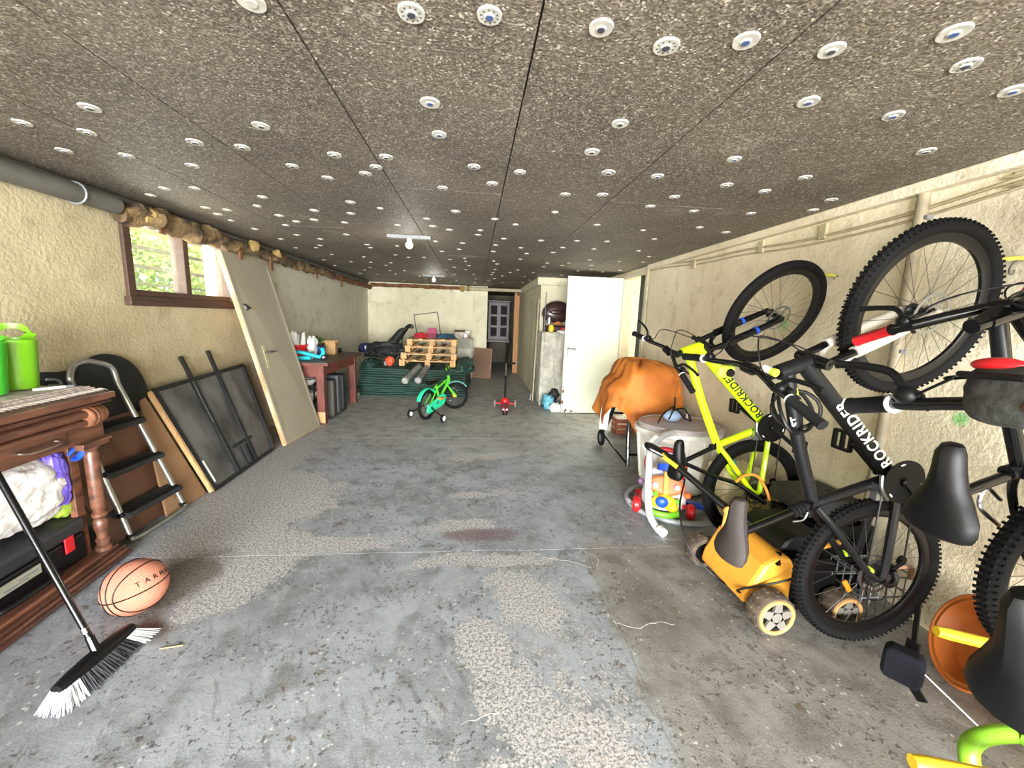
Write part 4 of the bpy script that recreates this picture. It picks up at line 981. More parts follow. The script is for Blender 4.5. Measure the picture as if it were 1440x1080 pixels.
# things on the pallets
t = thing('red_rag', 'red cloth bundle on top of the pallets', 'cloth', (-1.0, 7.62, ZP)); crumple((0, 0, .045), (.12, .1, .05), .35, 2.4, 24, 14, 1).build('cloth', mat('red_cloth', (176, 34, 44), .85), t)
t = thing('gift_box', 'dark red box with pink lid on the pallets', 'box', (-.80, 7.66, ZP)); MB().bb(-.08, .08, -.07, .07, 0, .10).build('carton', mat('maroon_card', (120, 30, 50), .7), t, smooth=0); MB().hexa([V(p) for p in ((-.09, -.08, .1), (.09, -.08, .1), (.09, .08, .1), (-.09, .08, .1), (-.06, -.05, .19), (.06, -.05, .19), (.06, .05, .19), (-.06, .05, .19))]).build('lid', mat('pink_card', (160, 60, 96), .7), t, smooth=0)
t = thing('teal_rag', 'dark teal cloth at the right end of the pallets', 'cloth', (-.55, 7.64, ZP)); crumple((0, 0, .04), (.16, .1, .045), .4, 2.4, 24, 14, 2).build('cloth', mat('teal_cloth', (30, 66, 84), .85), t)
# empty picture frame behind
t = thing('picture_frame', 'thin empty dark frame leaning on the far wall', 'frame', (-.98, 9.44, .56), matrix=T(-1.0, 9.42, .56) @ RY(-9) @ RX(-3))
FRM = mat('dark_thin_frame', (84, 76, 62), .5)
for q in ((-.28, -.262, -.01, .01, 0, .92), (.262, .28, -.01, .01, 0, .92), (-.262, .262, -.01, .01, .902, .92), (-.262, .262, -.01, .01, 0, .018)): MB().bb(*q).build('rail', FRM, t, smooth=0)
# pale block with a little box on top
t = thing('low_cupboard', 'pale grey low cupboard behind the right end of pallets', 'cupboard', (-.27, 9.2, 0))
PG = mat('pale_grey_board', (158, 156, 140), .8)
MB().bb(-.22, .22, -.2, .2, .0, .90).build('body', PG, t, smooth=0); MB().bb(-.23, .23, -.21, .21, .90, .93).build('top_board', PG, t, smooth=0, bevel=.004); MB().bb(-.2, .2, -.206, -.2, .06, .70).build('front_panel', mat('cream_board', (196, 194, 178), .8), t, smooth=0)
t = thing('printed_carton', 'white and brown printed carton on the pale cupboard', 'box', (-.28, 9.12, .93), math.radians(4))
MB().bb(-.17, .17, -.08, .08, 0, .18).build('carton', mat('printed_white_card', (214, 208, 196), .7, rgb2=(110, 76, 50), scale=9), t, smooth=0)
MB().bb(-.172, .06, -.082, .082, .14, .184).build('lid', mat('brown_card', (92, 62, 44), .8), t, smooth=0); MB().bb(.03, .10, -.083, -.08, .03, .10).build('sticker', WHITEP, t, smooth=0)
# brown board leaning at the wall end
t = thing('brown_board', 'framed brown wooden board leaning at the corridor corner', 'board', (.15, 9.28, 0), matrix=T(.17, 9.26, .0) @ RX(-14) @ RY(3))
BB = mat('brown_ply', (112, 80, 52), .6, var=.2); MB().bb(-.2, .2, -.008, .008, 0, .70).build('sheet', BB, t, smooth=0)
for q in ((-.22, -.19, -.016, .012, 0, .72), (.19, .22, -.016, .012, 0, .72), (-.19, .19, -.016, .012, .69, .72), (-.19, .19, -.016, .012, 0, .03)): MB().bb(*q).build('edge_strip', mat('brown_ply_edge', (134, 96, 62), .6), t, smooth=0)
# dark dresser in the corridor
DD = mat('dark_dresser_wood', (48, 28, 24), .4, var=.3)
t = thing('dark_dresser', 'dark wooden dresser with glazed doors in the corridor', 'dresser', (.68, 11.7, 0))
MB().bb(-.3, .3, -.2, .2, .80, 1.86).build('upper_case', DD, t, smooth=0); MB().bb(-.33, .33, -.24, .22, .72, .80).build('base_board', DD, t, smooth=0, bevel=.01); MB().bb(-.33, .33, -.24, .22, 1.86, 1.92).build('cornice', DD, t, smooth=0, bevel=.01)
for x in (-.28, .28):
    for y in (-.19, .17): MB().path(spline([(x, y, .72), (x * 1.08, y - .01, .5), (x * .95, y, .2), (x * 1.05, y, .0)], 4), [.035, .034, .033, .03, .028, .026, .024, .022, .022, .022, .022, .024, .026], 8).build('leg', DD, t)
for x0, x1 in ((-.27, -.01), (.01, .27)):
    d = MB().bb(x0, x1, -.215, -.2, .84, 1.82).build('door', DD, t, smooth=0)
    for i in range(3): MB().bb(x0 + .04, x1 - .04, -.219, -.214, .90 + i * .31, 1.15 + i * .31).build('pane', mat('dim_glass', (52, 42, 44), .6, var=.6, scale=14, spec=.1), d, smooth=0)
t = thing('corridor_shelf', 'dark shelf boards high up in the corridor', 'shelf', (.68, 12.6, 1.75))
for z in (0, .16): MB().bb(-.36, .4, -.2, .2, z, z + .025).build('shelf_board', DD, t, smooth=0)

# ---- scooter
t = thing('kick_scooter', 'red three wheeled scooter with black T bar', 'scooter', (.50, 6.12, 0), math.radians(-4))
MB().loft([[V((x, y, z)) for x, z in ((-w_, .055), (w_, .055), (w_ * .9, .085), (-w_ * .9, .085))] for y, w_ in ((.10, .03), (.02, .055), (-.12, .06), (-.36, .05), (-.46, .03))]).build('deck', mat('red_deck', (196, 30, 44), .4), t, smooth=30)
MB().bb(-.045, .045, -.33, -.06, .086, .09).build('grip_pad', mat('pinkish_grip', (168, 84, 84), .8), t, smooth=0)
MB().ball((0, .07, .10), (.065, .06, .065), 16, 9).build('steering_boss', REDP, t)
MB().tube((-.15, .08, .062), (.15, .08, .062), .014).build('axle', REDP, t)
WG = mat('clear_grey_wheel', (140, 136, 130), .3)
for s_ in (-1, 1):
    wq = MB().lathe([(.035, -.014), (.055, -.014), (.062, 0), (.055, .014), (.035, .014), (.035, -.014)], 22, T(s_ * .165, .08, .062) @ RY(90)).build('front_wheel', WG, t)
    MB().lathe([(0, -.012), (.036, -.012), (.036, .012), (0, .012)], 16, T(s_ * .165, .08, .062) @ RY(90)).build('wheel_hub', GREYM, wq)
for s_ in (-1, 1): MB().lathe([(0, -.013), (.036, -.013), (.04, 0), (.036, .013), (0, .013)], 18, T(s_ * .022, -.44, .04) @ RY(90)).build('rear_wheel', RUBBER, t)
for s_ in (-1, 1): MB().ball((s_ * .025, -.45, .085), (.02, .04, .014), 10, 6).build('rear_brake', WHITEP, t)
MB().tube((0, .07, .12), (0, .10, .50), .017).build('lower_column', BLACK, t); MB().tube((0, .10, .50), (0, .115, .705), .011).build('upper_column', CHROME, t); MB().tube((0, .098, .47), (0, .10, .51), .021).build('clamp', BLACK, t)
MB().tube((-.14, .115, .71), (.14, .115, .71), .013).build('t_bar', BLACK, t)
for s_ in (-1, 1): MB().tube((s_ * .06, .115, .71), (s_ * .145, .115, .71), .017).build('grip', RUBBER, t)

# ---- child's green bike with stabilisers
def ring_wheel(parent, name, c, R_, tw, axis_m, tire=RUBBER, rim=CHROME, nsp=16):
    o = MB().lathe([(R_ - .035, -.010), (R_ - .02, -.012), (R_ - .02, .012), (R_ - .035, .010), (R_ - .035, -.010)], 36).build(name, rim, parent); o.matrix_basis = T(*c) @ axis_m
    MB().path([((R_ - tw) * math.cos(a), (R_ - tw) * math.sin(a), 0) for a in [2 * math.pi * k / 40 for k in range(40)]], tw, 10, True).build('tire', tire, o)
    mb = MB()
    for k in range(nsp):
        a = 2 * math.pi * k / nsp; mb.tube((.015 * math.cos(a + .6), .015 * math.sin(a + .6), .014 * (-1) ** k), ((R_ - .03) * math.cos(a), (R_ - .03) * math.sin(a), 0), .0018, n=4)
    mb.build('spokes', CHROME, o); MB().lathe([(0, -.035), (.012, -.035), (.018, -.02), (.012, 0), (.018, .02), (.012, .035), (0, .035)], 12).build('hub', STEEL, o)
    return o
MINT = mat('mint_plastic', (40, 206, 150), .35, var=.06); NEON = mat('neon_green_paint', (90, 200, 40), .35, var=.08)
hd_ = math.atan2(.89, .46)
kb = thing('child_bike', 'small green child bike with white stabiliser wheels', 'bicycle', (-.625, 5.36, 0), hd_)
R_ = .205; AX = RX(90)
ring_wheel(kb, 'rear_wheel', (0, 0, R_), R_, .022, AX, nsp=20)
St = T(.76, 0, R_) @ RZ(-42) @ T(-.76, 0, -R_)
fw = ring_wheel(kb, 'front_wheel', (.76, 0, R_), R_, .022, AX, nsp=20); fw.matrix_basis = St @ T(.76, 0, R_) @ AX
MB().path([(R_ * 1.10 * math.cos(a), .0, R_ + R_ * 1.10 * math.sin(a)) for a in [math.radians(38 + 12 * k) for k in range(11)]], .032, 8, flat=.35).build('rear_mudguard', MINT, kb)
o = MB().path([(.76 + R_ * 1.1 * math.cos(a), .0, R_ + R_ * 1.10 * math.sin(a)) for a in [math.radians(40 + 12 * k) for k in range(9)]], .03, 8, flat=.35).build('front_mudguard', mat('mint_grey', (120, 200, 190), .4), kb); o.matrix_basis = St
MB().tube((.30, 0, .23), (.56, 0, .47), .018).tube((.30, 0, .23), (.21, 0, .46), .016).tube((.24, 0, .40), (.55, 0, .50), .014).tube((.57, 0, .45), (.545, 0, .55), .02).tube((.30, .03, .23), (0, .045, R_), .01).tube((.30, -.03, .23), (0, -.045, R_), .01).tube((.23, .02, .42), (0, .045, R_), .009).tube((.23, -.02, .42), (0, -.045, R_), .009).build('frame', NEON, kb)
MB().prism([(-.10, .13), (-.06, .10), (.05, .12), (.30, .16), (.36, .22), (.36, .29), (.30, .33), (.20, .30), (.02, .24), (-.08, .21)], .028, T(0, -.05, 0) @ RX(90)).build('chain_guard', MINT, kb, smooth=0, bevel=.008)
for p in ((.0, .175), (.14, .22), (.27, .26)): MB().ball((p[0], -.079, p[1]), (.025, .003, .025), 10, 5).build('guard_sticker', mat('grey_sticker', (88, 110, 104), .5), kb)
o = MB().tube((.57, 0, .45), (.76, .05, R_), .013).tube((.57, 0, .45), (.76, -.05, R_), .013).build('fork', NEON, kb); o.matrix_basis = St
o = MB().tube((.555, 0, .53), (.535, 0, .62), .014).path(spline([(.42, .24, .70), (.48, .14, .71), (.53, .04, .63), (.53, -.04, .63), (.48, -.14, .71), (.42, -.24, .70)], 5), .011, 8).build('handlebar', GLOSSB, kb); o.matrix_basis = T(.55, 0, 0) @ RZ(-42) @ T(-.55, 0, 0)
hbm = o.matrix_basis.copy()
for s_ in (-1, 1): MB().tube((.43, s_ * .225, .701), (.36, s_ * .30, .695), .016).build('grip', RUBBER, o)
MB().ball((.53, 0, .66), (.03, .05, .045), 12, 7).build('bar_pad', MATS['lime_plastic'], o)
sd = MB().loft([[V((x, y, .50 + z)) for y, z in ((-w_, 0), (-w_ * .6, .035), (0, .042), (w_ * .6, .035), (w_, 0), (w_ * .5, -.02), (-w_ * .5, -.02))] for x, w_ in ((.02, .05), (.06, .075), (.12, .07), (.18, .04), (.25, .025))]).build('saddle', BLACK, kb)
MB().tube((.21, 0, .44), (.17, 0, .50), .012).build('seat_post', CHROME, kb)
MB().lathe([(0, 0), (.03, 0), (.026, .02), (0, .02)], 14, T(.735, -.03, .22) @ RX(90)).build('hub_reflector', YELLOWP, kb).matrix_basis = St
for s_ in (-1, 1):
    c = MB().tube((.30, s_ * .05, .23), (.30 + s_ * .12, s_ * .065, .23 - s_ * .05), .01).build('crank_arm', STEEL, kb)
    MB().bb(.26 + s_ * .12, .34 + s_ * .12, min(s_ * .07, s_ * .14), max(s_ * .07, s_ * .14), .22 - s_ * .05, .24 - s_ * .05).build('pedal', mat('orange_reflector', (240, 130, 30), .3), c, smooth=0)
    a = MB().path(spline([(0, s_ * .05, R_), (-.02, s_ * .09, .17), (-.02, s_ * .24, .085)], 4), .009, 6).build('stabiliser_arm', BLACK, kb)
    wq = MB().lathe([(.03, -.016), (.045, -.018), (.055, -.01), (.055, .01), (.045, .018), (.03, .016)], 20, T(-.02, s_ * .265, .055) @ RX(90)).build('stabiliser_tire', RUBBER, kb)
    MB().lathe([(0, -.02), (.036, -.018), (.04, 0), (.036, .018), (0, .02)], 18, T(-.02, s_ * .265, .055) @ RX(90)).build('stabiliser_hub', WHITEP, wq)

# ---- plastic-wrapped shelf by the partition, with things on it
FILM_m, n, l, b = nodes_for('clear_dust_sheet'); g = NG(n, l)
tb2 = n.new('ShaderNodeBsdfTransparent'); ms = n.new('ShaderNodeMixShader'); geo = n.new('ShaderNodeNewGeometry')
b.inputs['Base Color'].default_value = lin((206, 202, 186)); b.inputs['Roughness'].default_value = .25
l.new(g.step(g.noise(geo.outputs['Position'], 7, 5), .35, .7, .45, .8), ms.inputs[0]); l.new(tb2.outputs[0], ms.inputs[1]); l.new(b.outputs[0], ms.inputs[2]); l.new(ms.outputs[0], n['Material Output'].inputs[0])
l.new(g.bump(g.noise(geo.outputs['Position'], 16, 4), .8, .05), b.inputs['Normal'])
t = thing('wrapped_shelf_unit', 'shelf unit draped in clear plastic sheeting beside the door', 'shelf', (1.34, 6.62, 0))
GRB = mat('grey_board', (178, 172, 156), .8)
for x in (-.24, .24): MB().bb(x - .012, x + .012, -.24, .24, 0, 1.18).build('side_panel', GRB, t, smooth=0)
for z in (.03, .42, .80, 1.16): MB().bb(-.23, .23, -.24, .24, z, z + .02).build('shelf_board', GRB, t, smooth=0)
for k, (x, z, w_, h_, c) in enumerate(((-.1, .82, .2, .22, (120, 112, 104)), (.1, .82, .16, .28, (166, 158, 140)), (-.06, .44, .28, .25, (186, 176, 150)))): MB().bb(x - w_ / 2, x + w_ / 2, -.2, .1, z, z + h_).build('wrapped_carton', mat('wrapped_card_%s' % 'abc'[k], c, .8), t, smooth=0)
mb = MB(); n_ = 26; m_ = 22
for j in range(m_ + 1):
    z = 1.22 - 1.10 * j / m_
    for i in range(n_ + 1):
        u = i / n_; per = u * 1.0
        if per < .3: x, y = -.265, .25 - per / .3 * .51
        else: x, y = -.265 + (per - .3) / .7 * .53, -.265
        k = .03 * noise.noise(V((u * 9, z * 2.5, 3))) + .015 * noise.noise(V((u * 22, z * 3, 8)))
        mb.v.append(V((x - k * (1 if per < .3 else 0) - .01 * j / m_ * (per < .3), y - k * (per >= .3) - .012 * j / m_, z - (.06 * abs(math.sin(u * 7)) if j == m_ else 0))))
mb.f = [(j * (n_ + 1) + i, j * (n_ + 1) + i + 1, (j + 1) * (n_ + 1) + i + 1, (j + 1) * (n_ + 1) + i) for j in range(m_) for i in range(n_)]
mb.build('plastic_sheet', FILM_m, t, solid=.001)
ZS = 1.182
LEA = mat('maroon_leather', (62, 40, 40), .28, var=.3, coat=.2)
t = thing('leather_armchair', 'maroon leather armchair back stacked on the wrapped shelf', 'armchair', (1.38, 6.72, ZS))
MB().loft([[V((.24 * math.cos(a) * w_, y, .34 + .2 * math.sin(a) * w_ * (1.0 if math.sin(a) > 0 else .75))) for a in [k * math.pi / 12 for k in range(24)]] for y, w_ in ((.10, .7), (.08, 1.0), (-.02, 1.05), (-.06, .85), (-.075, .4))]).build('backrest', LEA, t, smooth=60)
MB().ball((0, -.07, .36), (.15, .035, .04), 16, 8).build('back_cushion', LEA, t)
MB().bb(-.18, .19, -.16, .12, .02, .14).build('seat_cushion', LEA, t, smooth=0, bevel=.03)
for s_ in (-1, 1): MB().tube((s_ * .19, .06, .0), (s_ * .2, .06, .3), .022).build('arm', DD, t)
for (nm, lb, cat, x, y, z, prof, m) in (
    ('paint_tin', 'grey tin can on the seat of the armchair', 'tin', 1.22, 6.52, ZS + .17, [(0, 0), (.04, 0), (.04, .09), (.043, .093), (.043, .1), (0, .1)], STEEL),
    ('yellow_jar', 'round yellow jar at the front of the wrapped shelf', 'jar', 1.24, 6.42, ZS + .04, [(0, 0), (.035, 0), (.045, .03), (.045, .07), (.035, .09), (0, .09)], YELLOWP),
    ('white_tray', 'white dish with red lid beside the yellow jar', 'dish', 1.45, 6.44, ZS + .02, [(0, 0), (.1, 0), (.12, .04), (.11, .045), (.05, .06), (0, .06)], WHITEP)):
    t = thing(nm, lb, cat, (x, y, z)); MB().lathe(prof, 20).build('body', m, t)
    if nm == 'white_tray': MB().lathe([(0, .06), (.05, .06), (.045, .09), (0, .095)], 16).build('lid', REDP, t)
    elif nm == 'paint_tin': MB().path(spline([(-.04, 0, .09), (-.03, -.03, .14), (.03, -.03, .14), (.04, 0, .09)], 4), .002, 5).build('wire_handle', STEEL, t)
    else: MB().lathe([(0, .09), (.036, .09), (.036, .105), (0, .107)], 16).build('lid', YELLOWP, t)
t = thing('wooden_offcut', 'orange brown wooden offcut lying on the armchair seat', 'offcut', (1.36, 6.54, ZS + .15)); MB().box((0, 0, .02), (.15, .05, .03), Matrix.Rotation(.2, 3, 'Z')).build('plank', mat('orange_wood', (176, 96, 44), .6), t, smooth=0); MB().box((.02, .02, .045), (.08, .04, .02), Matrix.Rotation(-.4, 3, 'Z')).build('plank', MATS['orange_wood'], t, smooth=0)
tag(MB().path(spline([(1.16, 6.6, 1.2), (1.16, 6.6, 1.6), (1.17, 6.62, 1.86)], 4), .008, 6).build('thin_rod', GREYM), 'thin grey rod standing beside the armchair back', 'rod')
t = thing('leaning_plank', 'pale weathered plank leaning on the partition corner', 'plank', (1.03, 6.80, 0)); MB().bar((0, 0, 0), (.05, .1, 1.75), .16, .02, (1, 0, 0)).build('board', mat('weathered_plank', (176, 166, 140), .8), t, smooth=0)
MB().bar((-.04, -.03, .0), (-.02, .0, .12), .03, .024, (1, 0, 0)).build('bolt', GREYM, t, smooth=0)
# clutter at its foot
t = thing('blue_bag', 'light blue plastic bag at the foot of wrapped shelf', 'bag', (1.19, 6.12, 0)); crumple((0, 0, .11), (.09, .1, .11), .3, 2.3, 26, 16, 3).build('bag', mat('light_blue_film', (104, 176, 196), .4), t)
t = thing('plastic_bag', 'white plastic bag slumped against the open door', 'bag', (1.29, 5.94, 0)); crumple((0, 0, .06), (.10, .06, .07), .3, 2.3, 26, 16, 5).build('bag', WHITEP, t)
t = thing('folded_chair_frame', 'small black folded tubular frame beside the blue bag', 'chair frame', (1.22, 6.3, 0)); MB().path(spline([(-.14, -.28, .05), (-.06, -.2, .1), (.05, -.05, .14), (.12, .05, .16), (.14, .08, .36), (.2, .1, .38), (.22, .1, .2), (.2, .1, .02)], 5), .011, 8).build('tube', BLACK, t); MB().ball((.1, 0, .2), (.09, .07, .1), 14, 8, .3).build('seat_fabric', BK, t)
# ================================================================== BIKES
TIRE = mat('knobbly_tyre_rubber', (16, 15, 15), .85, var=.25, scale=20, spec=.2); RIMM = mat('black_rim', (14, 14, 15), .35, .2); SPK = mat('spoke_steel', (66, 64, 60), .4, .3)
WCACHE = {}
def wheel_meshes(R_, tw, knobs):
    key = (R_, tw, knobs)
    if key in WCACHE: return WCACHE[key]
    A = RX(90)
    tire = MB().path([((R_ - tw - .004) * math.cos(a), 0, (R_ - tw - .004) * math.sin(a)) for a in [2 * math.pi * k / 72 for k in range(72)]], tw, 12, True)
    if knobs:
        n_ = int(R_ * 270)
        for k in range(n_):
            a = 2 * math.pi * k / n_
            for j, (s_, rr) in enumerate(((-.86, .62), (-.34, .96), (.34, .96), (.86, .62))):
                aa = a + (.5 * 2 * math.pi / n_ if j in (1, 3) else 0); ro = R_ - tw - .004 + tw * rr
                M_ = Matrix.Rotation(-aa, 3, 'Y')
                c = M_ @ V((ro + .0005, s_ * tw, 0)); mbx = M_ @ Matrix.Rotation(math.radians(-s_ * 55), 3, 'Z')
                tire.box(c, (.006, .010, .0085), mbx)
    rim = MB().lathe([(R_ - .085, -.006), (R_ - .075, -.012), (R_ - .05, -.0125), (R_ - .05, .0125), (R_ - .075, .012), (R_ - .085, .006), (R_ - .085, -.006)], 64, A)
    sp = MB(); n_ = 28
    for k in range(n_):
        a = 2 * math.pi * k / n_; s_ = 1 if k % 2 else -1; off = .9 if (k // 2) % 2 else -.9; b_ = a + off
        sp.tube((.022 * math.cos(b_), s_ * .028, .022 * math.sin(b_)), ((R_ - .082) * math.cos(a), 0, (R_ - .082) * math.sin(a)), .0012, n=4)
    hub = MB().lathe([(0, -.058), (.009, -.058), (.010, -.036), (.028, -.034), (.028, -.028), (.016, -.02), (.015, .02), (.026, .028), (.026, .034), (.010, .036), (.009, .058), (0, .058)], 18, A)
    disc = MB()
    for r0, r1 in ((.068, .080), (.022, .030)): disc.lathe([(r0, .0395), (r1, .0395), (r1, .0415), (r0, .0415), (r0, .0395)], 36, A)
    for k in range(6): 
        a = k * math.pi / 3; disc.bar((.028 * math.cos(a), -.0405, .028 * math.sin(a)), (.07 * math.cos(a + .3), -.0405, .07 * math.sin(a + .3)), .009, .002, (0, 1, 0))
    cas = MB()
    for i in range(7):
        r0 = .052 - i * .0055; cas.lathe([(.012, .024 + i * .0042), (r0, .024 + i * .0042), (r0, .0265 + i * .0042), (.012, .0265 + i * .0042)], 28, A)
    WCACHE[key] = dict(rim=rim.mesh('rim', RIMM), tire=tire.mesh('tire', TIRE, 40), spokes=sp.mesh('spokes', SPK), hub=hub.mesh('hub', RIMM), disc=disc.mesh('brake_disc', STEEL), cassette=cas.mesh('cassette', mat('cassette_steel', (90, 88, 84), .4, .8)))
    return WCACHE[key]
def bike_wheel(parent, name, R_, tw, knobs, M_, rear):
    w_ = wheel_meshes(R_, tw, knobs)
    o = link(w_['rim'], name, parent, M_); link(w_['tire'], 'tire', o); link(w_['spokes'], 'spokes', o); link(w_['hub'], 'hub', o); d = link(w_['disc'], 'brake_disc', o)
    if rear: link(w_['cassette'], 'cassette', o)
    return o
def saddle_mesh(L_, W_, m, name='saddle'):
    rings = []
    for (t_, w_, h_, drop) in ((0, .16, .014, .014), (.02, .28, .03, .006), (.10, .37, .042, 0), (.28, .42, .046, 0), (.45, .52, .05, .0), (.60, .74, .056, -.002), (.74, .95, .06, -.008), (.86, 1.0, .06, -.014), (.94, .9, .052, -.015), (.985, .68, .036, -.010), (1.0, .4, .018, -.006)):
        x = L_ * (.55 - t_); ww = W_ / 2 * w_; ring = []
        for a in [k * math.pi / 8 for k in range(16)]:
            c, s_ = math.cos(a), math.sin(a)
            ring.append(V((x, ww * (abs(c) ** .8) * (1 if c > 0 else -1), (h_ * .55 * s_ if s_ > 0 else h_ * 1.0 * s_) - drop - (.012 * (abs(c)) if s_ >= 0 else 0))))
        rings.append(ring)
    return MB().loft(rings)
def bike(name, label, P, M_):
    """bicycle in its own axes: x forward, y left, z up; origin below the rear hub"""
    t = thing(name, label, 'bicycle', matrix=M_, group='bikes hung upright by the front wheel')
    S = P.get('s', 1.0); R_ = P['R']; tw = P.get('tw', .026); paint = P['paint']; dark = P.get('dark', GLOSSB)
    def c(a, b, s_=0.0): return V((a * S + 0, s_, b * S))
    off = T(0, 0, R_)
    wb = P.get('wb', 1.137 * S)
    bb_, sc_, hb, ht = c(*P.get('bb', (.44, -.03))), c(*P.get('sc', (.315, .31))), c(*P.get('hb', (.925, .44))), c(*P.get('ht', (.885, .55)))
    ax = (ht - hb).normalized()
    steer = T(*hb) @ Matrix.Rotation(math.radians(P['steer']), 4, ax) @ T(*(-hb))
    root = t
    def put(mb, nm, m, parent=None, st=False, **k):
        o = mb.build(nm, m, parent or root, **k)
        if parent is None: o.matrix_basis = (steer if st else Matrix.Identity(4))
        return o
    r = P.get('tube', .022)
    fr = MB(); dt_t = hb + (ht - hb) * .12; tt_t = hb + (ht - hb) * .72
    sct = sc_ + (sc_ - bb_).normalized() * .02
    fr.path([bb_, bb_ + (dt_t - bb_) * .5, dt_t], [r, r * 1.18, r * 1.1], 14)
    fr.path(spline([tt_t, tt_t + (sc_ - tt_t) * .5 + V((0, 0, .012 * S)), sc_], 5), r * .86, 14)
    fr.tube(bb_, sct, r * .74, n=14); fr.tube(hb - ax * .01, ht + ax * .01, r * 1.05, n=16)
    fr.tube(bb_ + V((0, -.036, 0)), bb_ + V((0, .036, 0)), .021, n=14)
    for s_ in (-1, 1):
        dr_ = V((.0, s_ * .062, 0))
        fr.path(spline([sc_ + V((-.01, s_ * .012, -.01)), sc_ + (V((0, 0, 0)) - sc_) * .3 + V((0, s_ * .042, .012)), dr_ + V((.03, 0, .06)) * S, dr_], 5), [r * .5] * 15 + [r * .42], 10)
        fr.path(spline([bb_ + V((-.01, s_ * .02, 0)), bb_ * .75 + V((0, s_ * .042, -.004)), dr_ + V((.06, 0, -.01)), dr_], 5), [r * .55] * 15 + [r * .42], 10)
        fr.ball(dr_, (.018, .006, .022), 10, 6)
    fo = put(fr, 'frame', paint)
    # decals
    if P.get('text'):
        d = (dt_t - bb_).normalized(); nrm = V((-d.z, 0, d.x))
        text(P['text'], P.get('tsize', .058), P['tcol'], fo, frame(bb_ + d * P.get('toff', .13) + V((0, -r * 1.16, 0)) + nrm * -.002, d, nrm), shear=.18, bold=.0012, spacing=P.get('tsp', 1.12))
    for (p0, p1, rr, m) in P.get('decals', []):
        put(MB().tube(c(*p0), c(*p1), rr, n=14), 'decal_band', m, fo)
    # wheels
    knobs = P.get('knobs', True)
    bike_wheel(t, 'rear_wheel', R_, tw, knobs, RY(13), True)
    bike_wheel(t, 'front_wheel', R_, tw, knobs, steer @ T(wb, 0, 0) @ RY(29), False)
    # fork
    fk = MB(); crown = hb - ax * .03; fh = V((wb, 0, 0)); side = V((0, .062, 0)); mid = crown + (fh - crown) * .42
    fk.tube(hb, crown, .018); 
    for s_ in (-1, 1): fk.tube(crown + side * s_ * .95, mid + side * s_, .0155, n=14)
    f_ = put(fk, 'fork_stanchions', P.get('stan', GLOSSB), None, True)
    lw = MB()
    for s_ in (-1, 1): lw.path([crown + (fh - crown) * .24 + side * s_, crown + (fh - crown) * .5 + side * s_, fh + side * s_ * .95], [.023, .0225, .016], 14); lw.ball(fh + side * s_, (.02, .01, .02), 10, 6)
    a0 = crown + (fh - crown) * .27; perp = ax.cross(V((0, 1, 0)));
    if perp.x < 0: perp = -perp
    lw.path(spline([a0 + side, a0 + side * .7 - perp * .035 + ax * .05, a0 - perp * .045 + ax * .065, a0 - side * .7 - perp * .035 + ax * .05, a0 - side], 5), .013, 10)
    lo_ = put(lw, 'fork_lowers', P.get('fork', GLOSSB), f_)
    cr = MB().path([crown + side * 1.15, crown + V((0, 0, .01)), crown - side * 1.15], [.022, .026, .022], 12); put(cr, 'fork_crown', dark, f_)
    if P.get('fdecal'):
        for s_ in (-1, 1): put(MB().tube(crown + (fh - crown) * .62 + side * s_, crown + (fh - crown) * .66 + side * s_, .0226, n=14), 'fork_decal', P['fdecal'], lo_)
    # stem, handlebar
    bx, bz = P.get('bar', (.905, .67)); bc = c(bx, bz); hw = P.get('hw', .37); rise = P.get('rise', .03); back = P.get('back', .05)
    st_ = MB().tube(ht, ht + ax * .05, .020, n=14).tube(ht + ax * .035, bc - ax * 0, .018, n=14).tube(bc + V((0, -.025, 0)), bc + V((0, .025, 0)), .022, n=14)
    so = put(st_, 'stem', GLOSSB, None, True)
    bp = lambda s_, f: bc + ax * rise * min(1, max(0, (f - .15) / .3)) + V((-back * f * f, s_ * hw * f, 0))
    bar_pts = [bp(-1, f) for f in (1, .8, .6, .45, .3, .15)] + [bp(1, f) for f in (.0, .15, .3, .45, .6, .8, 1)]
    ho = put(MB().path(bar_pts, .0115 if P.get('thin', 1) else .0155, 12), 'handlebar', GLOSSB, None, True)
    for s_ in (-1, 1):
        g0, g1 = bp(s_, .66), bp(s_, 1.02); gm = P.get('grip', RUBBER)
        put(MB().path([g0, g0 + (g1 - g0) * .05, g0 + (g1 - g0) * .9, g1], [.019, .0165, .0165, .018], 14), 'grip', gm, ho)
        k = bp(s_, .62); dv = (g0 - g1).normalized(); fwd_ = perp
        put(MB().path([bp(s_, .655), bp(s_, .64)], .0185, 14), 'grip_collar', mat('collar_white', (220, 222, 220), .4) if P.get('collar', True) else BLACK, ho)
        q0 = bp(s_, .53); lv = MB().ball(q0 + fwd_ * .018, (.019, .02, .016), 12, 7)
        lv.path(spline([q0 + fwd_ * .03, q0 + fwd_ * .055 - ax * .012 + V((0, s_ * .03, 0)), q0 + fwd_ * .06 - ax * .02 + V((0, s_ * .09, 0)), q0 + fwd_ * .07 - ax * .022 + V((-.01, s_ * .15, 0))], 5), [.008] * 15 + [.01], 8, flat=.7)
        put(lv, 'brake_lever', P.get('lever', BLACK), ho)
        sh = MB().ball(bp(s_, .57) - ax * .018 + fwd_ * .005, (.018, .024, .013), 12, 7).bar(bp(s_, .57) - ax * .03, bp(s_, .6) - ax * .05 - fwd_ * .03, .012, .006)
        put(sh, 'gear_shifter', BLACK, ho)
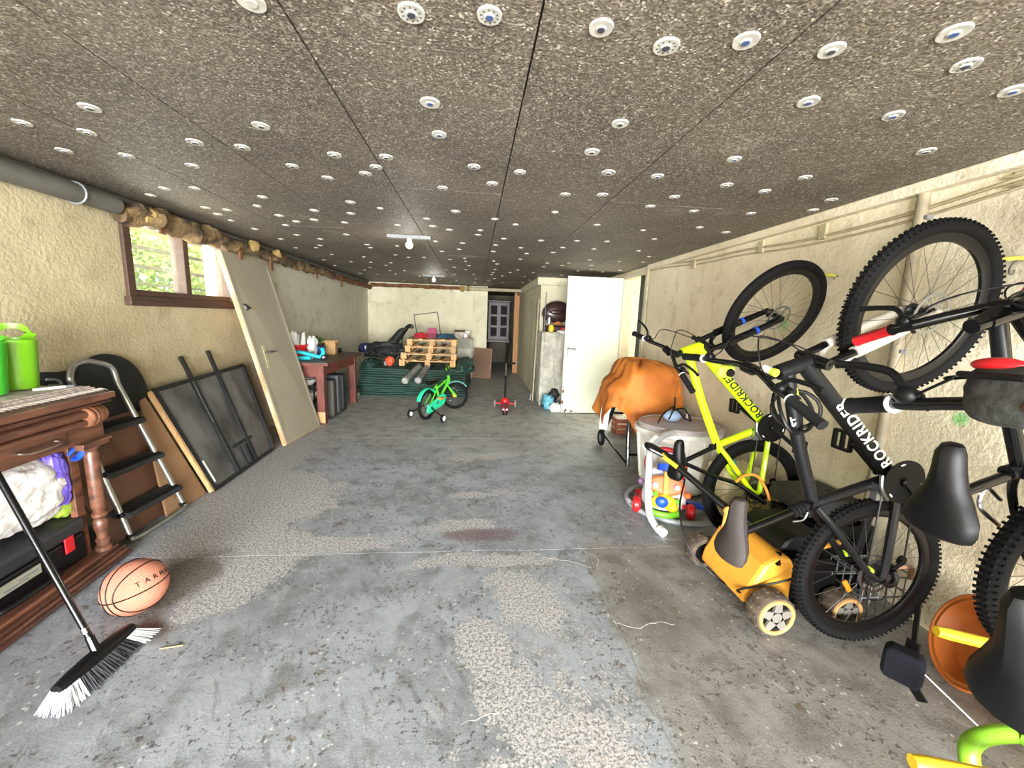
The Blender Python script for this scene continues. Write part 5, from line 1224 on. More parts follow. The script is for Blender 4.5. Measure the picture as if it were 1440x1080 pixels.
        # cables sweeping to the head tube and fork
        put(MB().path(spline([q0 + fwd_ * .01, q0 + fwd_ * .06 + V((0, -s_ * .08, 0)), bc + fwd_ * P.get('sweep', .12) + V((0, s_ * .06, 0)), bc + fwd_ * .75 * P.get('sweep', .12) - ax * .10 + V((0, -s_ * .04, 0)), hb + fwd_ * .04 + V((0, -s_ * .03, 0)), hb + (bb_ - hb) * .2 + V((0, -s_ * .026, 0))], 6), .0026, 6), 'cable', BLACK, ho)
    # saddle, post
    sa, sb = P.get('sad', (.185, .60)); sp_ = c(sa, sb); sd_dir = (sc_ - bb_).normalized()
    post_top = sp_ - V((0, 0, .045))
    put(MB().tube(sc_ - sd_dir * .04, post_top, P.get('post', .0145), n=14), 'seat_post', P.get('postm', GLOSSB))
    put(MB().tube(sc_ + sd_dir * .01, sc_ + sd_dir * .045, .021, n=14).bar(sc_ + V((-.02, -.02, .02)), sc_ + V((.02, -.03, .03)), .01, .006), 'seat_clamp', BLACK)
    s_o = put(saddle_mesh(P.get('sl', .27), P.get('sw', .15), None), 'saddle', P.get('sadm', BLACK)); s_o.matrix_basis = T(*sp_) @ RY(P.get('srot', 0))
    rl = MB()
    for s_ in (-1, 1): rl.path(spline([(.09, s_ * .012, -.028), (.04, s_ * .022, -.045), (-.03, s_ * .022, -.045), (-.09, s_ * .035, -.03)], 4), .0035, 6)
    rl.box((0, 0, -.045), (.05, .05, .02)).build('saddle_rails', BLACK, s_o)
    # drivetrain on the right
    ca = math.radians(P.get('crank', 20)); cl = .17 * S
    ch = MB()
    for (rr, y) in ((.086, -.048), (.068, -.041)):
        rr *= S ** .5; ch.lathe([(rr * .76, y), (rr, y), (rr, y + .003), (rr * .76, y + .003), (rr * .76, y)], 40, T(*bb_) @ RX(90) @ Matrix.Diagonal((1, 1, -1, 1)))
        for k in range(36):
            a = k * math.pi / 18; ch.box(bb_ + V((rr * math.cos(a), y + .0015, rr * math.sin(a))), (.007, .002, .005), Matrix.Rotation(-a, 3, 'Y'))
    for k in range(4):
        a = k * math.pi / 2 + .4; ch.bar(bb_ + V((0, -.048, 0)), bb_ + V((.075 * S * math.cos(a), -.048, .075 * S * math.sin(a))), .018, .006, (0, 1, 0))
    if P.get('guard', True): ch.lathe([(.018, -.052), (.094 * S ** .5, -.052), (.094 * S ** .5, -.055), (.018, -.055), (.018, -.052)], 40, T(*bb_) @ RX(90) @ Matrix.Diagonal((1, 1, -1, 1)))
    co = put(ch, 'chainring', P.get('ring', BLACK))
    for k in range(3):
        a = k * 2.1 + .3; put(MB().ball(bb_ + V((.078 * S * math.cos(a), -.0565, .078 * S * math.sin(a))), (.012, .001, .004), 8, 4, rot=Matrix.Rotation(-a - 1.57, 3, 'Y')), 'ring_print', WHITEP, co)
    for s_ in (-1, 1):
        d = V((math.cos(ca), 0, math.sin(ca))) * (s_ * -1); p0 = bb_ + V((0, s_ * .062, 0)); p1 = p0 + d * cl + V((0, s_ * .014, 0))
        ar = put(MB().bar(p0, p1, .022, .013, (0, 1, 0)).ball(p0, (.018, .01, .018), 10, 6).ball(p1, (.014, .01, .014), 10, 6), 'crank_arm', P.get('arm', BLACK))
        pd = MB(); pc = p1 + V((0, s_ * .055, 0))
        for q in ((0, .04), (0, -.04)): pd.box(pc + V((q[1], 0, 0)), (.012, .085, .02))
        for yy in (-.04, .0, .04): pd.box(pc + V((0, yy, 0)), (.08, .012, .018))
        put(pd, 'pedal', BLACK, ar)
    # chain and derailleur
    dp0, dp1 = V((.035, -.045, -.05 * 1)), V((.07, -.047, -.10)); ct = MB()
    rr = .082 * S ** .5
    ct.path([V((0, -.042, .05)), bb_ + V((-.02, -.046, rr)), bb_ + V((rr * .7, -.046, rr * .7)), bb_ + V((rr, -.046, 0)), bb_ + V((rr * .5, -.046, -rr * .85)), bb_ + V((-.03, -.046, -rr * .9)), V((.10, -.045, -.115)), V((.06, -.045, -.125)), V((.03, -.045, -.07)), V((-.03, -.045, -.04)), V((-.05, -.042, 0)), V((-.03, -.042, .04))], .0042, 5, True, flat=.8)
    put(ct, 'chain', mat('chain_steel', (62, 60, 58), .45, .8))
    de = MB().lathe([(0, -.004), (.022, -.004), (.022, .004), (0, .004)], 14, T(.035, -.045, -.06) @ RX(90)).lathe([(0, -.004), (.022, -.004), (.022, .004), (0, .004)], 14, T(.075, -.045, -.105) @ RX(90))
    de.bar((.035, -.053, -.06), (.075, -.053, -.105), .02, .004, (0, 1, 0)).path(spline([(0, -.07, -.0), (-.02, -.075, -.03), (0, -.07, -.06), (.035, -.058, -.06)], 4), .012, 8)
    put(de, 'rear_derailleur', BLACK)
    put(MB().box(bb_ + V((-.05, -.03, .085)), (.07, .03, .04)).path(spline([bb_ + V((-.08, -.05, .06)), bb_ + V((-.03, -.055, .10)), bb_ + V((.03, -.05, .105))], 4), .008, 8).tube(bb_ + V((-.045, -.03, .05)), bb_ + V((-.045, .03, .05)), .014, n=10), 'front_derailleur', STEEL)
    put(MB().path(spline([(-.02, -.075, -.02), (-.09, -.07, -.02), (-.08, -.06, .05), (.05, -.055, .04)], 5), .0028, 6), 'gear_cable', BLACK)
    return t, dict(steer=steer, bb=bb_, sc=sc_, hb=hb, ht=ht, bc=bc, ax=ax, perp=perp, c=c, bp=bp, put=put)
def bike_matrix(hub, lean=(0, 0)):
    # forward = up, left = away from the camera (+y), up = out from the wall (-x)
    f = V((lean[0], lean[1], 1)).normalized(); lft = V((0, 1, 0)); lft = (lft - f * lft.dot(f)).normalized(); u = f.cross(lft)
    m = Matrix.Identity(4)
    for i in range(3): m[i][0] = f[i]; m[i][1] = lft[i]; m[i][2] = u[i]; m[i][3] = hub[i]
    return m
NEONY = mat('neon_yellow_paint', (202, 240, 20), .32, var=.05, coat=.4); DARKG = mat('anthracite_paint', (18, 19, 21), .4, var=.1, coat=.1, spec=.3)
TXB = mat('black_print', (20, 22, 20), .5); TXW = mat('white_print', (228, 226, 218), .5); TEALD = mat('teal_decal', (40, 110, 130), .4)
LIMED2 = mat('lime_decal', (200, 230, 60), .4); SILV = mat('silver_white_fork', (206, 200, 188), .35, var=.06, coat=.2); REDF = mat('red_bike_paint', (196, 26, 40), .35, var=.08, coat=.3)

# yellow bike
yb, Y_ = bike('mountain_bike', 'neon yellow mountain bike with black lettering', dict(R=.345, paint=NEONY, steer=-30, text='ROCKRIDER', tcol=TXB, toff=.09, tsize=.064, tube=.029, fdecal=BLUEP, sc=(.30, .27), bb=(.43, -.05), sad=(.19, .535), crank=232, sl=.26, sw=.14,
    bar=(.90, .665), hw=.33, knobs=False, tw=.025, decals=[((.205, .16), (.17, .135), .0135, TEALD), ((.86, .50), (.84, .478), .021, TEALD)]), bike_matrix((1.83, 2.29, .352), (0, .045)))
# black bike
bk_, K_ = bike('mountain_bike', 'black mountain bike with white lettering and pale fork', dict(R=.345, paint=DARKG, steer=-11, text='ROCKRIDER', tcol=TXW, toff=.085, tsize=.064, tube=.029, fork=SILV, sad=(.20, .66), sadm=mat('gel_saddle_cloth', (50, 42, 40), .75, var=.2), crank=224,
    sc=(.325, .315), bar=(.90, .69), hw=.37, post=.0165, sl=.28, sw=.185), bike_matrix((1.76, 1.45, .352), (-.008, -.004)))
put = K_['put']; c = K_['c']
# its extras: clip light, coiled lock cable, spoke reflector, suspension boot
o = MB().box((0, 0, 0), (.05, .03, .07)).build('front_light', LIMED2, bk_, smooth=0, bevel=.01); o.matrix_basis = K_['steer'] @ T(*(K_['bc'] + V((-.05, .11, .01)))); MB().lathe([(0, 0), (.018, 0), (.016, .01), (0, .01)], 14, T(-.0, -.016, -.01) @ RX(90)).build('light_lens', BLACK, o)
o = MB().tube((0, -.028, 0), (0, .028, 0), .013, n=14).build('bell_light', WHITEP, bk_); o.matrix_basis = K_['steer'] @ T(*(K_['bc'] + V((.03, -.12, .02)))); MB().tube((0, -.03, 0), (0, -.014, 0), .0142, n=14).build('lime_ring', LIMED2, o)
rnd = random.Random(9); mb = MB(); ctr = K_['sc'] * .25 + K_['hb'] * .75 + V((-.02, 0, .02))
for k in range(3):
    pts = [ctr + V((-.02 + .075 * math.cos(a) * (1 + .1 * k), .055 * math.sin(a * 1 + k), .03 + .06 * math.sin(a) + .012 * k)) for a in [2 * math.pi * j / 20 for j in range(20)]]
    mb.path(pts, .007, 6, True)
mb.build('lock_cable', BLACK, bk_)
dd = (K_['sc'] - K_['ht']); 
for (f0, f1) in ((.12, .17), (.19, .215), (.23, .25)): MB().tube(K_['ht'] + dd * f0 + V((.004, -.006, -.03)), K_['ht'] + dd * f1 + V((.004, -.006, -.03)), .0175, n=12).build('lime_decal', LIMED2, bk_)
dn = (K_['ht'] - K_['sc']).normalized()
text('ST', .04, TXW, bk_, frame(K_['sc'] + dn * .37 + V((0, -.021, .004)), dn, V((-dn.z, 0, dn.x))), shear=.2, bold=.001)
for k in range(4): MB().lathe([(.018, 0), (.026, .004), (.026, .01), (.018, .014)], 14, frame(K_['sc'] + (c(.185, .645) - K_['sc']).normalized() * (.05 + .016 * k), V((0, 1, 0)), (V((0, 1, 0))).cross((c(.185, .645) - K_['sc'])))).build('post_boot', RUBBER, bk_)
MB().path(spline([c(.30, .36, -.03), c(.27, .38, -.035), c(.26, .42, -.03)], 4), .005, 6).build('clamp_lever', CHROME, bk_)
MB().bar(c(-.075, .10, -.03), c(-.025, .135, -.03), .022, .012, (0, 1, 0)).build('spoke_reflector', mat('amber_reflector', (226, 130, 30), .25), bk_, bevel=.004)
for s_ in (-1, 1): MB().tube(c(.04, .05, s_ * .06), c(.052, .066, s_ * .06), .0125, n=10).build('stay_decal', LIMED2, bk_)
# red bike, partly outside the frame
rb_, R3 = bike('mountain_bike', 'red and black bike with red grips at the right edge', dict(R=.29, s=.86, paint=GLOSSB, steer=3, fork=REDF, grip=REDP, sad=(.31, .575), sl=.28, sw=.185, srot=-6, sc=(.40, .30), bb=(.49, -.04), bar=(.93, .50), hw=.31, rise=.10, back=.06, wb=.985, sweep=.05, crank=60, thin=0, tw=.03,
    collar=False, lever=BLACK), bike_matrix((1.84, .95, .68), (0, 0)))
for s_ in (-1, 1): MB().tube((.10, s_ * .05, .09), (.02, s_ * .06, .0), .013).build('red_stay', REDF, rb_)
MB().path(spline([(.22, -.06, .20), (.26, -.06, .26), (.20, -.06, .27), (.14, -.05, .2)], 4), .006, 6).path(spline([(.22, .06, .20), (.26, .06, .26), (.20, .06, .27), (.14, .05, .2)], 4), .006, 6).build('brake_caliper', CHROME, rb_)
MB().tube((.3, -.03, .14), (.12, -.045, .2), .015).build('red_seat_stay', REDF, rb_)
# small bike nearest the camera with a handlebar bag
b4, R4 = bike('mountain_bike', 'small black bike with handlebar bag nearest the camera', dict(R=.26, s=.78, paint=GLOSSB, steer=3, fork=REDF, sad=(.21, .69), sl=.26, sw=.145, srot=-14, sc=(.34, .34), bb=(.45, -.04), bar=(.80, .88), ht=(.80, .62), hb=(.86, .47), hw=.225, rise=.02, back=.03, wb=.87, sweep=.04, crank=100, knobs=False), bike_matrix((1.50, .52, .67), (0, 0)))
st4 = R4['steer']; bc4 = R4['bc']
BAGB = mat('bag_nylon', (44, 44, 40), .8, bump=.2)
o = crumple((0, -.03, 0), (.046, .055, .038), .08, 2.0, 36, 24, 3).build('handlebar_bag', BAGB, b4); o.matrix_basis = st4 @ T(*(bc4 + V((.02, .0, .02))))
MB().ball((.044, -.01, .012), (.012, .035, .016), 14, 8).build('red_flap', REDP, o); MB().ball((-.01, -.07, .028), (.014, .014, .014), 12, 7).build('red_tab', REDP, o); MB().path([(.028, .02, .038), (.028, -.06, .04)], .005, 6).build('zip', BLACK, o)
# hooks
hook(2.285, 1.73, .03, 'wall hook holding the yellow bike wheel'); hook(1.405, 1.70, .045, 'wall hook holding the black bike wheel'); hook(.95, 1.86, .06, 'wall hook holding the red bike wheel'); hook(.52, 1.70, .40, 'long wall hook holding the small bike wheel')

# ================================================================== RIGHT SIDE THINGS
# ---- barbecue under an orange cover
COV = mat('orange_canvas', (206, 124, 44), .7, rgb2=(172, 92, 32), scale=4, bump=.5, bscale=9)
bq = thing('covered_barbecue', 'barbecue trolley under a draped orange canvas cover', 'barbecue', (1.72, 3.95, 0))
HEM = [(0, .58), (60, .55), (120, .5), (150, .42), (182, .34), (200, .50), (218, .60), (235, .56), (252, .42), (268, .29), (285, .44), (310, .56), (335, .60), (360, .58)]
def hemz(d):
    for (a, za), (b_, zb) in zip(HEM, HEM[1:]):
        if a <= d <= b_: k = (d - a) / (b_ - a); k = k * k * (3 - 2 * k); return za + (zb - za) * k
def cover():
    mb = MB(); n_ = 72; prof = []
    hx, hy = .36, .33
    for j in range(26):
        v = j / 25; ring = []
        for i in range(n_):
            a = 2 * math.pi * i / n_; ca_, sa_ = math.cos(a), math.sin(a)
            e = 2 / 3.2; x = (abs(ca_) ** e) * (1 if ca_ > 0 else -1); y = (abs(sa_) ** e) * (1 if sa_ > 0 else -1)
            hem = .93 - hemz(math.degrees(a))
            if v < .35:
                f = v / .35; rr = f; z = 1.03 - .05 * f ** 2 - .05 * f ** 6
                q = min(1, max(0, (-x * f - .48) / .2)); z -= .15 * q * q * (3 - 2 * q)
            else:
                f = (v - .35) / .65; rr = 1.0 + .10 * f * (1 + .8 * math.sin(5 * a + 2) * f); q = min(1, max(0, (-x - .48) / .2)); z0 = .93 - .15 * q * q * (3 - 2 * q); z = z0 + (.93 - hem - z0) * f
                rr += .06 * f * (abs(noise.noise(V((a * 2.2, z * 2.5, 4)))) - .2); fold = .07 * f * math.sin(8 * a + 1.4 * math.sin(3 * a)) ; rr += fold
            z += .05 * noise.noise(V((x * 3.2, y * 3.2, v * 3))); rr += .05 * noise.noise(V((x * 4, y * 4, v * 6 + 3)))
            z += -.02 * abs(noise.noise(V((x * 6, y * 6, 1)))) - (.07 * math.exp(-((x - .1) / .25) ** 2) * math.exp(-((y) / .6) ** 2) if v < .35 else 0) * .4
            ring.append(V((x * hx * rr, y * hy * rr, z)))
        mb.v += ring
    mb.f = [(j * n_ + i, j * n_ + (i + 1) % n_, (j + 1) * n_ + (i + 1) % n_, (j + 1) * n_ + i) for j in range(25) for i in range(n_)]
    return mb
cover().build('canvas_cover', COV, bq, smooth=60, solid=.004)
for y in (-.37, .33): MB().path(spline([(-.14, y * .55, .66), (-.19, y * .8, .40), (-.20, y, .02)], 5) if y < 0 else spline([(-.14, .2, .6), (-.18, .26, .36), (-.24, .3, .18)], 5), .02, 10).build('leg', GLOSSB, bq)
MB().path(spline([(.24, -.3, .7), (.25, -.33, .3), (.26, -.36, .02)], 5), .02, 10).build('leg', GLOSSB, bq); MB().path(spline([(.24, .3, .7), (.25, .31, .3), (.26, .32, .02)], 5), .02, 10).build('leg', GLOSSB, bq)
MB().tube((-.24, .3, .15), (-.20, -.35, .03), .011).build('lower_rail', GLOSSB, bq); MB().tube((-.2, -.33, .12), (.26, -.33, .12), .012).build('cross_rail', GLOSSB, bq); MB().tube((-.2, .1, .44), (.26, .1, .44), .012).build('cross_rail', GLOSSB, bq)
wq = MB().lathe([(.05, -.016), (.085, -.018), (.092, 0), (.085, .018), (.05, .016), (.05, -.016)], 28, T(-.245, .33, .092) @ RY(90)).build('wheel', RUBBER, bq); MB().lathe([(0, -.02), (.022, -.02), (.052, -.012), (.052, .012), (.022, .02), (0, .02)], 20, T(-.245, .33, .092) @ RY(90)).build('wheel_hub', GREYM, wq)
MB().lathe([(0, .66), (.14, .66), (.19, .74), (.2, .80), (0, .80)], 24, T(.06, 0, 0)).build('fire_bowl', BLACK, bq)
mb = MB(); MB().hexa([V(p) for p in ((-.40, -.02, .30), (-.34, -.1, .30), (-.30, -.05, .58), (-.36, .05, .58), (-.395, -.015, .30), (-.335, -.095, .30), (-.295, -.045, .58), (-.355, .055, .58))]).build('white_lining', WHITEP, bq, smooth=0)
# brick-red crate glimpsed behind
t = thing('wooden_crate', 'small reddish wooden crate on the floor behind barbecue legs', 'crate', matrix=T(1.93, 4.8, 0) @ Matrix.Scale(.62, 4))
for z in (.06, .17, .28): MB().bb(-.2, .2, -.15, -.13, z - .045, z + .045).build('slat', mat('crate_wood', (150, 86, 58), .7), t, smooth=0); MB().bb(-.2, -.18, -.13, .15, z - .045, z + .045).build('slat', MATS['crate_wood'], t, smooth=0)
for x in (-.18, .18): MB().bb(x - .02, x + .02, -.13, -.1, 0, .33).build('corner_post', MATS['crate_wood'], t, smooth=0)
MB().bb(-.2, .2, -.13, .15, .005, .02).build('floor_board', MATS['crate_wood'], t, smooth=0)

# ---- white tub with lid, hose and hoop
TUB = mat('cloudy_white_plastic', (238, 236, 228), .4, var=.08); LIL = mat('lilac_grey_lid', (176, 166, 164), .5, var=.08)
t = thing('white_storage_tub', 'large white plastic tub with lilac grey lid', 'tub', (1.74, 3.12, 0), math.radians(-6))
MB().lathe([(0, .0), (.24, .0), (.27, .02), (.33, .50), (.36, .51), (.36, .545), (.34, .55), (.31, .50), (.25, .03), (0, .03)], 40, sy=.82).build('tub', TUB, t)
for k in range(16):
    a = 2 * math.pi * k / 16; MB().bar((.285 * math.cos(a), .285 * .82 * math.sin(a), .1), (.332 * math.cos(a), .332 * .82 * math.sin(a), .49), .012, .016, (math.cos(a), math.sin(a), 0)).build('rib', TUB, t, smooth=0)
li = MB().lathe([(0, .585), (.30, .585), (.345, .57), (.352, .556), (.352, .548), (0, .548)], 40, T(.02, 0, 0), sy=.82).build('lid', LIL, t); MB().path([(.02 + .34 * math.cos(a), .34 * .82 * math.sin(a), .578) for a in [2 * math.pi * k / 40 for k in range(40)]], .010, 8, True).build('lid_rim', LIL, li)
HOSE = mat('grey_translucent_hose', (190, 190, 192), .35, var=.1)
t = thing('pool_hose', 'pale grey corrugated hose hanging from the tub to the floor', 'hose', (1.25, 2.45, 0))
hp = spline([(.32, .42, .57), (.18, .33, .56), (.06, .24, .49), (.02, .16, .36), (.0, .10, .22), (.0, .04, .08), (.02, -.04, .025), (.03, -.08, .022)], 10)
rr = [.024 + .002 * (k % 2) for k in range(len(hp))]
MB().path(hp, rr, 12).build('hose', HOSE, t); MB().tube((.028, -.07, .03), (.03, -.115, .03), .03, n=14).build('cuff', WHITEP, t); MB().tube((.03, .26, .50), (.13, .32, .555), .031, n=14).build('cuff', WHITEP, t)
t = thing('floor_hoop', 'grey plastic hoop lying on the floor round the toy', 'hoop', (1.60, 2.80, .02)); MB().path([(.37 * math.cos(a), .34 * math.sin(a), 0) for a in [2 * math.pi * k / 60 for k in range(60)]], .019, 10, True).build('ring', mat('hoop_grey', (168, 174, 176), .4), t); MB().tube((-.365, .03, 0), (-.365, -.03, 0), .022, n=12).build('joint', WHITEP, t)
t = thing('pump_filter', 'blue pump with tangled black cord on the tub lid', 'pump', (1.72, 3.14, .587)); MB().ball((-.03, 0, .05), (.08, .06, .05), 16, 9).build('body', mat('pale_blue_plastic', (150, 172, 200), .4), t); MB().path(spline([(-.2, -.1, .01), (-.14, -.05, .07), (-.05, -.02, .13), (.0, .03, .10), (.05, -.02, .12), (.10, .02, .09), (.12, -.04, .02), (.04, -.07, .05), (-.04, -.06, .12), (-.09, -.06, .03)], 6), .006, 6).build('cord', BLACK, t); MB().tube((.16, .1, .0), (.16, .1, .05), .03, n=14).build('valve_cap', STEEL, t)
CRM = mat('cream_plastic', (224, 214, 170), .5, var=.08)
t = thing('cream_container', 'cream plastic containers behind the yellow bike wheel', 'container', (1.94, 2.62, 0)); MB().bb(-.16, .18, -.14, .12, 0, .34).build('body', CRM, t, smooth=0, bevel=.03); MB().bb(-.19, .10, -.17, .05, .34, .42).build('lid', CRM, t, smooth=0, bevel=.02); MB().bb(.0, .2, -.2, -.14, .02, .26).build('side_pocket', mat('pale_lemon_plastic', (226, 218, 150), .5), t, smooth=0, bevel=.02)

# ---- baby walker toy
t = thing('baby_walker_toy', 'white baby walker toy with orange face and red wheels', 'toy', (1.43, 2.66, 0), matrix=T(1.43, 2.66, 0) @ RZ(-22) @ Matrix.Scale(1.14, 4))
ORT = mat('toy_orange', (240, 116, 60), .4)
MB().loft([[V((w_ * math.cos(a), d_ * math.sin(a) + y, z)) for a in [k * math.pi / 10 for k in range(20)]] for w_, d_, y, z in ((.10, .08, 0, .045), (.14, .10, 0, .07), (.145, .10, .01, .12), (.125, .085, .03, .19), (.10, .065, .06, .26), (.09, .05, .08, .29))]).build('body', WHITEP, t, sub=1)
fc = frame((0, -.055, .215), (1, 0, 0), (0, .42, .9))
pn = MB().loft([[fc @ V((w_ * math.cos(a) * 1.0, h_ * math.sin(a), z)) for a in [k * math.pi / 10 for k in range(20)]] for w_, h_, z in ((.115, .062, -.03), (.115, .062, .012), (.10, .05, .022))]).build('face_panel', ORT, t)
for x in (-.065, .065): MB().ball(fc @ V((x, -.005, .025)), .02, 12, 8).build('eye_button', mat('pale_lilac', (226, 206, 216), .4), pn)
MB().bar(fc @ V((0, -.06, .028)), fc @ V((0, .085, .03)), .034, .022, (0, -1, .3)).build('slider', mat('toy_amber', (244, 160, 60), .4), pn, bevel=.006)
MB().lathe([(0, 0), (.055, 0), (.055, .04), (0, .045)], 20, frame((0, .0, .295), (1, 0, 0), (0, .9, -.4))).build('blue_drum', BLUEP, t)
yc = MB().ball((0, -.095, .125), (.068, .03, .045), 16, 9).ball((.045, -.09, .09), (.04, .028, .03), 14, 8).ball((-.045, -.09, .115), (.04, .028, .04), 14, 8).build('yellow_cloud', YELLOWP, t)
MB().ball((-.02, -.118, .128), (.04, .022, .036), 16, 9).build('blue_dome', BLUEP, yc)
for p in ((-.06, -.098, .172), (.072, -.095, .135)): MB().ball(p, .018, 12, 7).build('green_button', GREENP, t)
MB().path(spline([(-.10, -.085, .06), (-.05, -.115, .045), (.03, -.118, .045), (.09, -.09, .055)], 5), .016, 10, flat=1.3).build('green_bumper', mat('toy_lime', (120, 205, 40), .4), t)
MB().path(spline([(-.105, .05, .23), (-.12, .08, .33), (-.085, .10, .385), (0, .11, .405), (.085, .10, .385), (.12, .08, .33), (.105, .05, .23)], 6), .016, 12).build('push_handle', REDP, t)
for s_ in (-1, 1):
    wq = MB().lathe([(0, -.024), (.042, -.024), (.052, -.012), (.052, .012), (.042, .024), (0, .024)], 24, T(s_ * .165, -.03, .053) @ RY(90)).build('wheel', REDP, t); MB().lathe([(0, -.027), (.018, -.027), (.018, .027), (0, .027)], 16, T(s_ * .165, -.03, .053) @ RY(90)).build('wheel_cap', mat('toy_pink', (232, 90, 96), .4), wq)
    MB().lathe([(0, -.02), (.036, -.02), (.04, 0), (.036, .02), (0, .02)], 20, T(s_ * .15, .16, .04) @ RY(90)).build('rear_wheel', REDP, t)
MB().bar((.12, .1, .06), (.33, .02, .07), .05, .03, (0, 0, 1)).build('side_bar', BLUEP, t, bevel=.008)
st = MB().prism([(.018 * (1 if k % 2 == 0 else .45) * math.cos(k * math.pi / 5 + .3), .018 * (1 if k % 2 == 0 else .45) * math.sin(k * math.pi / 5 + .3)) for k in range(10)], .006, frame((.115, -.075, .10), (.8, .6, 0), (0, 0, 1))).build('red_star', REDP, t, smooth=0)
MB().ball((.135, -.03, .16), (.025, .03, .022), 12, 7).build('orange_horn', ORT, t); MB().ball((-.15, -.03, .215), .02, 10, 6).build('side_bead', mat('bead_purple', (150, 110, 150), .4), t)

# ---- orange lawn mower
MOW = mat('mower_orange', (238, 166, 58), .42, var=.1)
t = thing('lawn_mower', 'orange and black lawn mower with folded handle under the bikes', 'lawn mower', (1.56, 1.80, 0))
# deck: front faces the room (-x)
MB().loft([[V((x, y, z)) for x, y in ((x0, -.19), (x1, -.20), (x1, .20), (x0, .19))] for x0, x1, z in ((-.235, .0, .07), (-.22, .0, .14), (-.15, .0, .27), (-.08, -.02, .315))]).build('front_cowl', MOW, t, smooth=0, bevel=.02)
MB().loft([[V((x, y, z)) for x, y in ((x0, -.18), (x1, -.19), (x1, .19), (x0, .18))] for x0, x1, z in ((-.05, .25, .07), (-.05, .25, .22), (-.05, .22, .29))]).build('deck', BLACK, t, smooth=0, bevel=.02)
MB().loft([[V((x, y, z)) for x, y in ((x0, -.15), (x1, -.16), (x1, .16), (x0, .15))] for x0, x1, z in ((-.06, .24, .32), (-.03, .22, .37), (.02, .18, .40))]).build('motor_cover', BLACK, t, smooth=0, bevel=.02)
MB().lathe([(0, 0), (.075, 0), (.08, .006), (.07, .014), (0, .016)], 24, frame((-.165, .06, .20), (0, 1, 0), (.6, 0, .8))).build('embossed_round', mat('mower_orange_light', (246, 180, 76), .42), t)
for (y0, y1, x) in ((-.15, -.12, -.09), (-.10, -.06, -.07)): MB().bar((x, y0, .285), (x + .05, y1, .31), .02, .006).build('vent', MOW, t)
MB().bar((-.115, -.17, .27), (-.07, -.12, .30), .10, .014, (-.6, 0, .8)).build('black_vent_panel', BLACK, t)
MB().bb(-.1, .25, -.2, .2, .04, .08).build('skirt', BLACK, t, smooth=0)
TYR = mat('muddy_wheel_rubber', (98, 84, 68), .9, rgb2=(58, 50, 42), scale=20)
HUBG = mat('mower_hub_grey', (118, 114, 106), .5, var=.15)
for (x, y, r_, face) in ((-.16, -.27, .098, -1), (-.19, .245, .09, 1), (.22, -.245, .085, -1), (.22, .245, .085, 1)):
    A = T(x, y, r_) @ RX(90)
    wq = MB().lathe([(r_ * .70, -.042), (r_ * .95, -.042), (r_, -.03), (r_, .03), (r_ * .95, .042), (r_ * .70, .042), (r_ * .70, -.042)], 36, A)
    for k in range(24):
        a = 2 * math.pi * k / 24; wq.box(V((x + r_ * math.cos(a), y + (.015 if k % 2 else -.015), r_ + r_ * math.sin(a))), (.008, .03, .012), Matrix.Rotation(-a, 3, 'Y'))
    wq = wq.build('wheel', TYR, t)
    MB().lathe([(0, -.03), (r_ * .72, -.03), (r_ * .72, .03), (0, .03)], 28, A).build('wheel_disc', BLACK, wq)
    MB().path([V((x + r_ * .80 * math.cos(a), y + face * .043, r_ + r_ * .80 * math.sin(a))) for a in [2 * math.pi * k / 36 for k in range(36)]], .009, 8, True).build('wheel_rim', mat('worn_orange_rim', (196, 150, 88), .6, var=.25), wq)
    sm = MB().lathe([(0, -.006), (.028, -.006), (.024, .006), (0, .008)], 20, T(x, y + face * .040, r_) @ RX(90 * -face))
    for k in range(5):
        a = 2 * math.pi * k / 5 + .3; p0 = V((x + .01 * math.cos(a), y + face * .040, r_ + .01 * math.sin(a))); d = V((math.cos(a), 0, math.sin(a))); e = V((-d.z, 0, d.x))
        q = [p0 + e * .024, p0 - e * .024, p0 + d * r_ * .74 - e * .013, p0 + d * r_ * .74 + e * .013]
        sm.hexa([p + V((0, -.006, 0)) for p in q] + [p + V((0, .006, 0)) for p in q])
    sm.build('wheel_star', HUBG, wq, smooth=0)
# folded handle: two tubes meeting in a bend over the room side
tipA = V((-.46, .46, .63))
h1 = MB().path(spline([(.22, -.18, .22), (.05, -.05, .30), (-.12, .14, .40), (-.36, .40, .585), tipA + V((-.012, .015, .012)), tipA + V((.02, .045, .02)), (-.26, .50, .555), (-.02, .46, .46), (.12, .42, .42), (.24, .32, .34)], 6), .0135, 10).build('handle', GLOSSB, t)
MB().bar((-.37, .445, .605), (-.27, .36, .535), .03, .014).build('handle_bracket', BLACK, h1); MB().bar((-.40, .435, .612), (-.33, .36, .56), .022, .022).build('warning_label', YELLOWP, h1)
MB().tube((-.33, .375, .56), (-.14, .15, .40), .019).build('cable_sleeve', BLACK, h1)
lv = MB().lathe([(0, -.012), (.022, -.012), (.022, .012), (0, .012)], 16, T(-.15, .12, .40) @ RX(60)).bar((-.15, .12, .40), (-.19, .08, .30), .028, .014, (0, -1, .3)).build('orange_knob', mat('handle_orange', (246, 160, 70), .4), h1, bevel=.004)
MB().path(spline([(.10, .42, .44), (.13, .38, .50), (.19, .36, .50), (.24, .34, .43), (.26, .32, .36)], 5), .009, 8).build('orange_hook', mat('hook_orange', (240, 150, 50), .4), t)
MB().path(spline([(.02, -.05, .37), (.05, -.12, .345), (.13, -.16, .345), (.25, -.17, .38)], 5), .011, 8).build('bail_bar', MOW, t)
